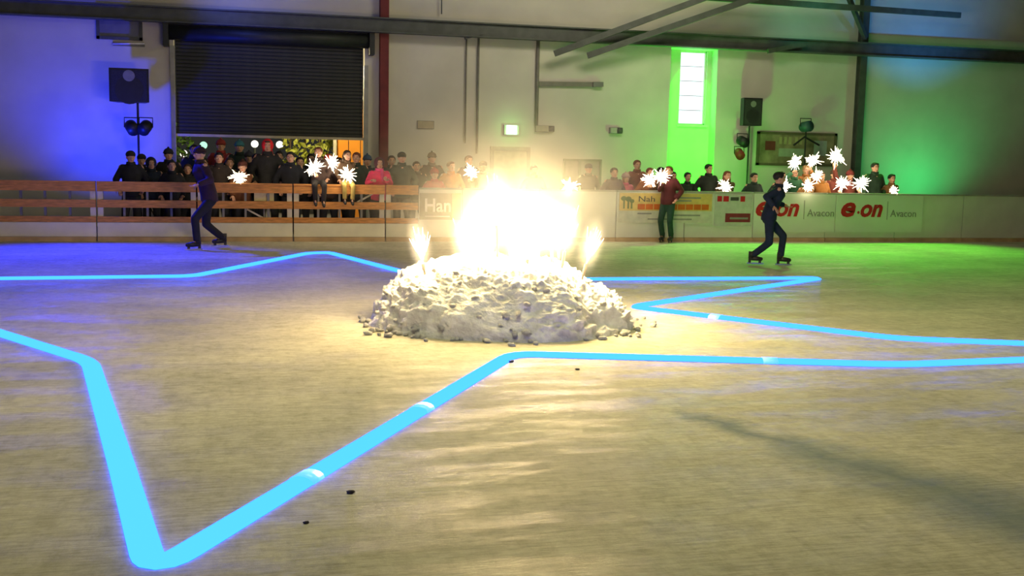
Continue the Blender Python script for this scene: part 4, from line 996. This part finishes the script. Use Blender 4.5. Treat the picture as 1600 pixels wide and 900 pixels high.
holder(1304, 265, 0.65, 'person in dark red jacket raising the highest sparkler', 1306, 245, 'highest and biggest raised sparkler near the right column', jacket=(0.14, 0.03, 0.02), head='short', hair='brown', reach=0.25, size=0.19, power=5)
holder(1329, 267, 0.5, 'child with red knit hat between two low sparklers', 1315, 287, 'low sparkler left of the red knit hat', jacket=(0.22, 0.05, 0.04), head='beanie', hatcol=(0.20, 0.03, 0.03), key='L', size=0.17)
holder(1368, 254, 0.55, 'man in dark green jacket at the right with black hair', 1345, 287, 'low sparkler right of the red knit hat', jacket=(0.012, 0.035, 0.018), head='short', hair='black', key='L', reach=0.42, size=0.17)
holder(1394, 272, 0.5, 'child with black hair at the right edge', 1396, 297, 'half-hidden sparkler at the right edge', jacket=(0.20, 0.09, 0.03), head='short', hair='black', size=0.10)

# --- skaters on the ice
p = at(1040, 376, B-0.35)
b3 = sp(1033, 275, B-0.62)
t_, tips = person(0, 0, 0, 'child skater in dark red jacket standing at the boards with a sparkler', jacket=(0.10, 0.016, 0.022), trousers=(0.015, 0.055, 0.035), head='short', hair='red', root=(at(1043, 330, B-0.35).x, B-0.35, 0), h=1.52, hands={'L': b3+Vector((0.08, 0.03, -0.16))}, skates=True, facing=-0.7, group='skaters on the ice')
sparkler(b3, tips['L'], 'sparkler held out by the child skater at the boards', 0.17, 4)
q = ground(1198, 414)
person(0, 0, 0, 'skater in dark blue gliding in front of the red-lettered banner', jacket=(0.010, 0.018, 0.045), trousers=(0.010, 0.020, 0.05), head='short', hair='black', pose='skate', root=(q.x, q.y, 0), h=1.52, skates=True, facing=1.2, group='skaters on the ice')
q = ground(328, 389)
person(0, 0, 0, 'skater in dark purple gliding along the wooden fence', jacket=(0.03, 0.012, 0.03), trousers=(0.012, 0.012, 0.02), head='beanie', hatcol=(0.03, 0.012, 0.02), hair='black', pose='skate', root=(q.x, q.y, 0), h=1.72, skates=True, facing=-1.2, group='skaters on the ice')

# poster seen through the fence
a, b = at(397, 297, B+0.2), at(428, 314, B+0.2)
t = thing('small_sign', ((a.x+b.x)/2, B+0.2, b.z), 'pale yellow rectangular sign showing between the wooden rails', 'sign')
G().box(a.x, b.x, B+0.13, B+0.145, b.z, a.z).build('board', mat('pale_yellow_board', (0.80, 0.70, 0.36), 0.6), t)
G().path([((a.x+b.x)/2, B+0.16, 0), ((a.x+b.x)/2, B+0.16, a.z)], 0.02, 6).build('post', M_grey, t)

# ------------------------------------------------------------------ smoke drifting over the fountains
def smoke():
    m = bpy.data.materials.new('firework_smoke'); m.use_nodes = True; nt = m.node_tree; n = nt.nodes; n.clear(); L = nt.links
    tc = n.new('ShaderNodeTexCoord')
    ln = n.new('ShaderNodeVectorMath'); ln.operation = 'LENGTH'; L.new(tc.outputs['Object'], ln.inputs[0])
    s_ = n.new('ShaderNodeMath'); s_.operation = 'SUBTRACT'; s_.inputs[0].default_value = 1.0; L.new(ln.outputs['Value'], s_.inputs[1]); s_.use_clamp = True
    p = n.new('ShaderNodeMath'); p.operation = 'POWER'; p.inputs[1].default_value = 1.6; L.new(s_.outputs[0], p.inputs[0])
    z = n.new('ShaderNodeTexNoise'); z.inputs['Scale'].default_value = 2.2; z.inputs['Detail'].default_value = 2; L.new(tc.outputs['Object'], z.inputs['Vector'])
    r = n.new('ShaderNodeMapRange'); r.inputs[1].default_value = 0.35; r.inputs[2].default_value = 0.65; r.inputs[3].default_value = 0.35; r.inputs[4].default_value = 1.0; L.new(z.outputs['Fac'], r.inputs[0])
    k = n.new('ShaderNodeMath'); k.operation = 'MULTIPLY'; L.new(p.outputs[0], k.inputs[0]); L.new(r.outputs[0], k.inputs[1])
    k2 = n.new('ShaderNodeMath'); k2.operation = 'MULTIPLY'; k2.inputs[1].default_value = 0.55; L.new(k.outputs[0], k2.inputs[0])
    v = n.new('ShaderNodeVolumeScatter'); v.inputs['Color'].default_value = (0.9, 0.9, 0.88, 1); v.inputs['Anisotropy'].default_value = 0.2; L.new(k2.outputs[0], v.inputs['Density'])
    o = n.new('ShaderNodeOutputMaterial'); L.new(v.outputs[0], o.inputs['Volume']); return m
g = G(); g.ell((0, 0, 0), 1.0, 24, 16)
o = link('smoke_cloud', g.mesh('smoke_cloud'), smoke(), None, (2.55, 10.3, 1.25)); o.scale = (1.7, 1.2, 1.15)
tag(o, 'thin warm-lit smoke drifting above the burning fountains', 'smoke', kind='stuff')
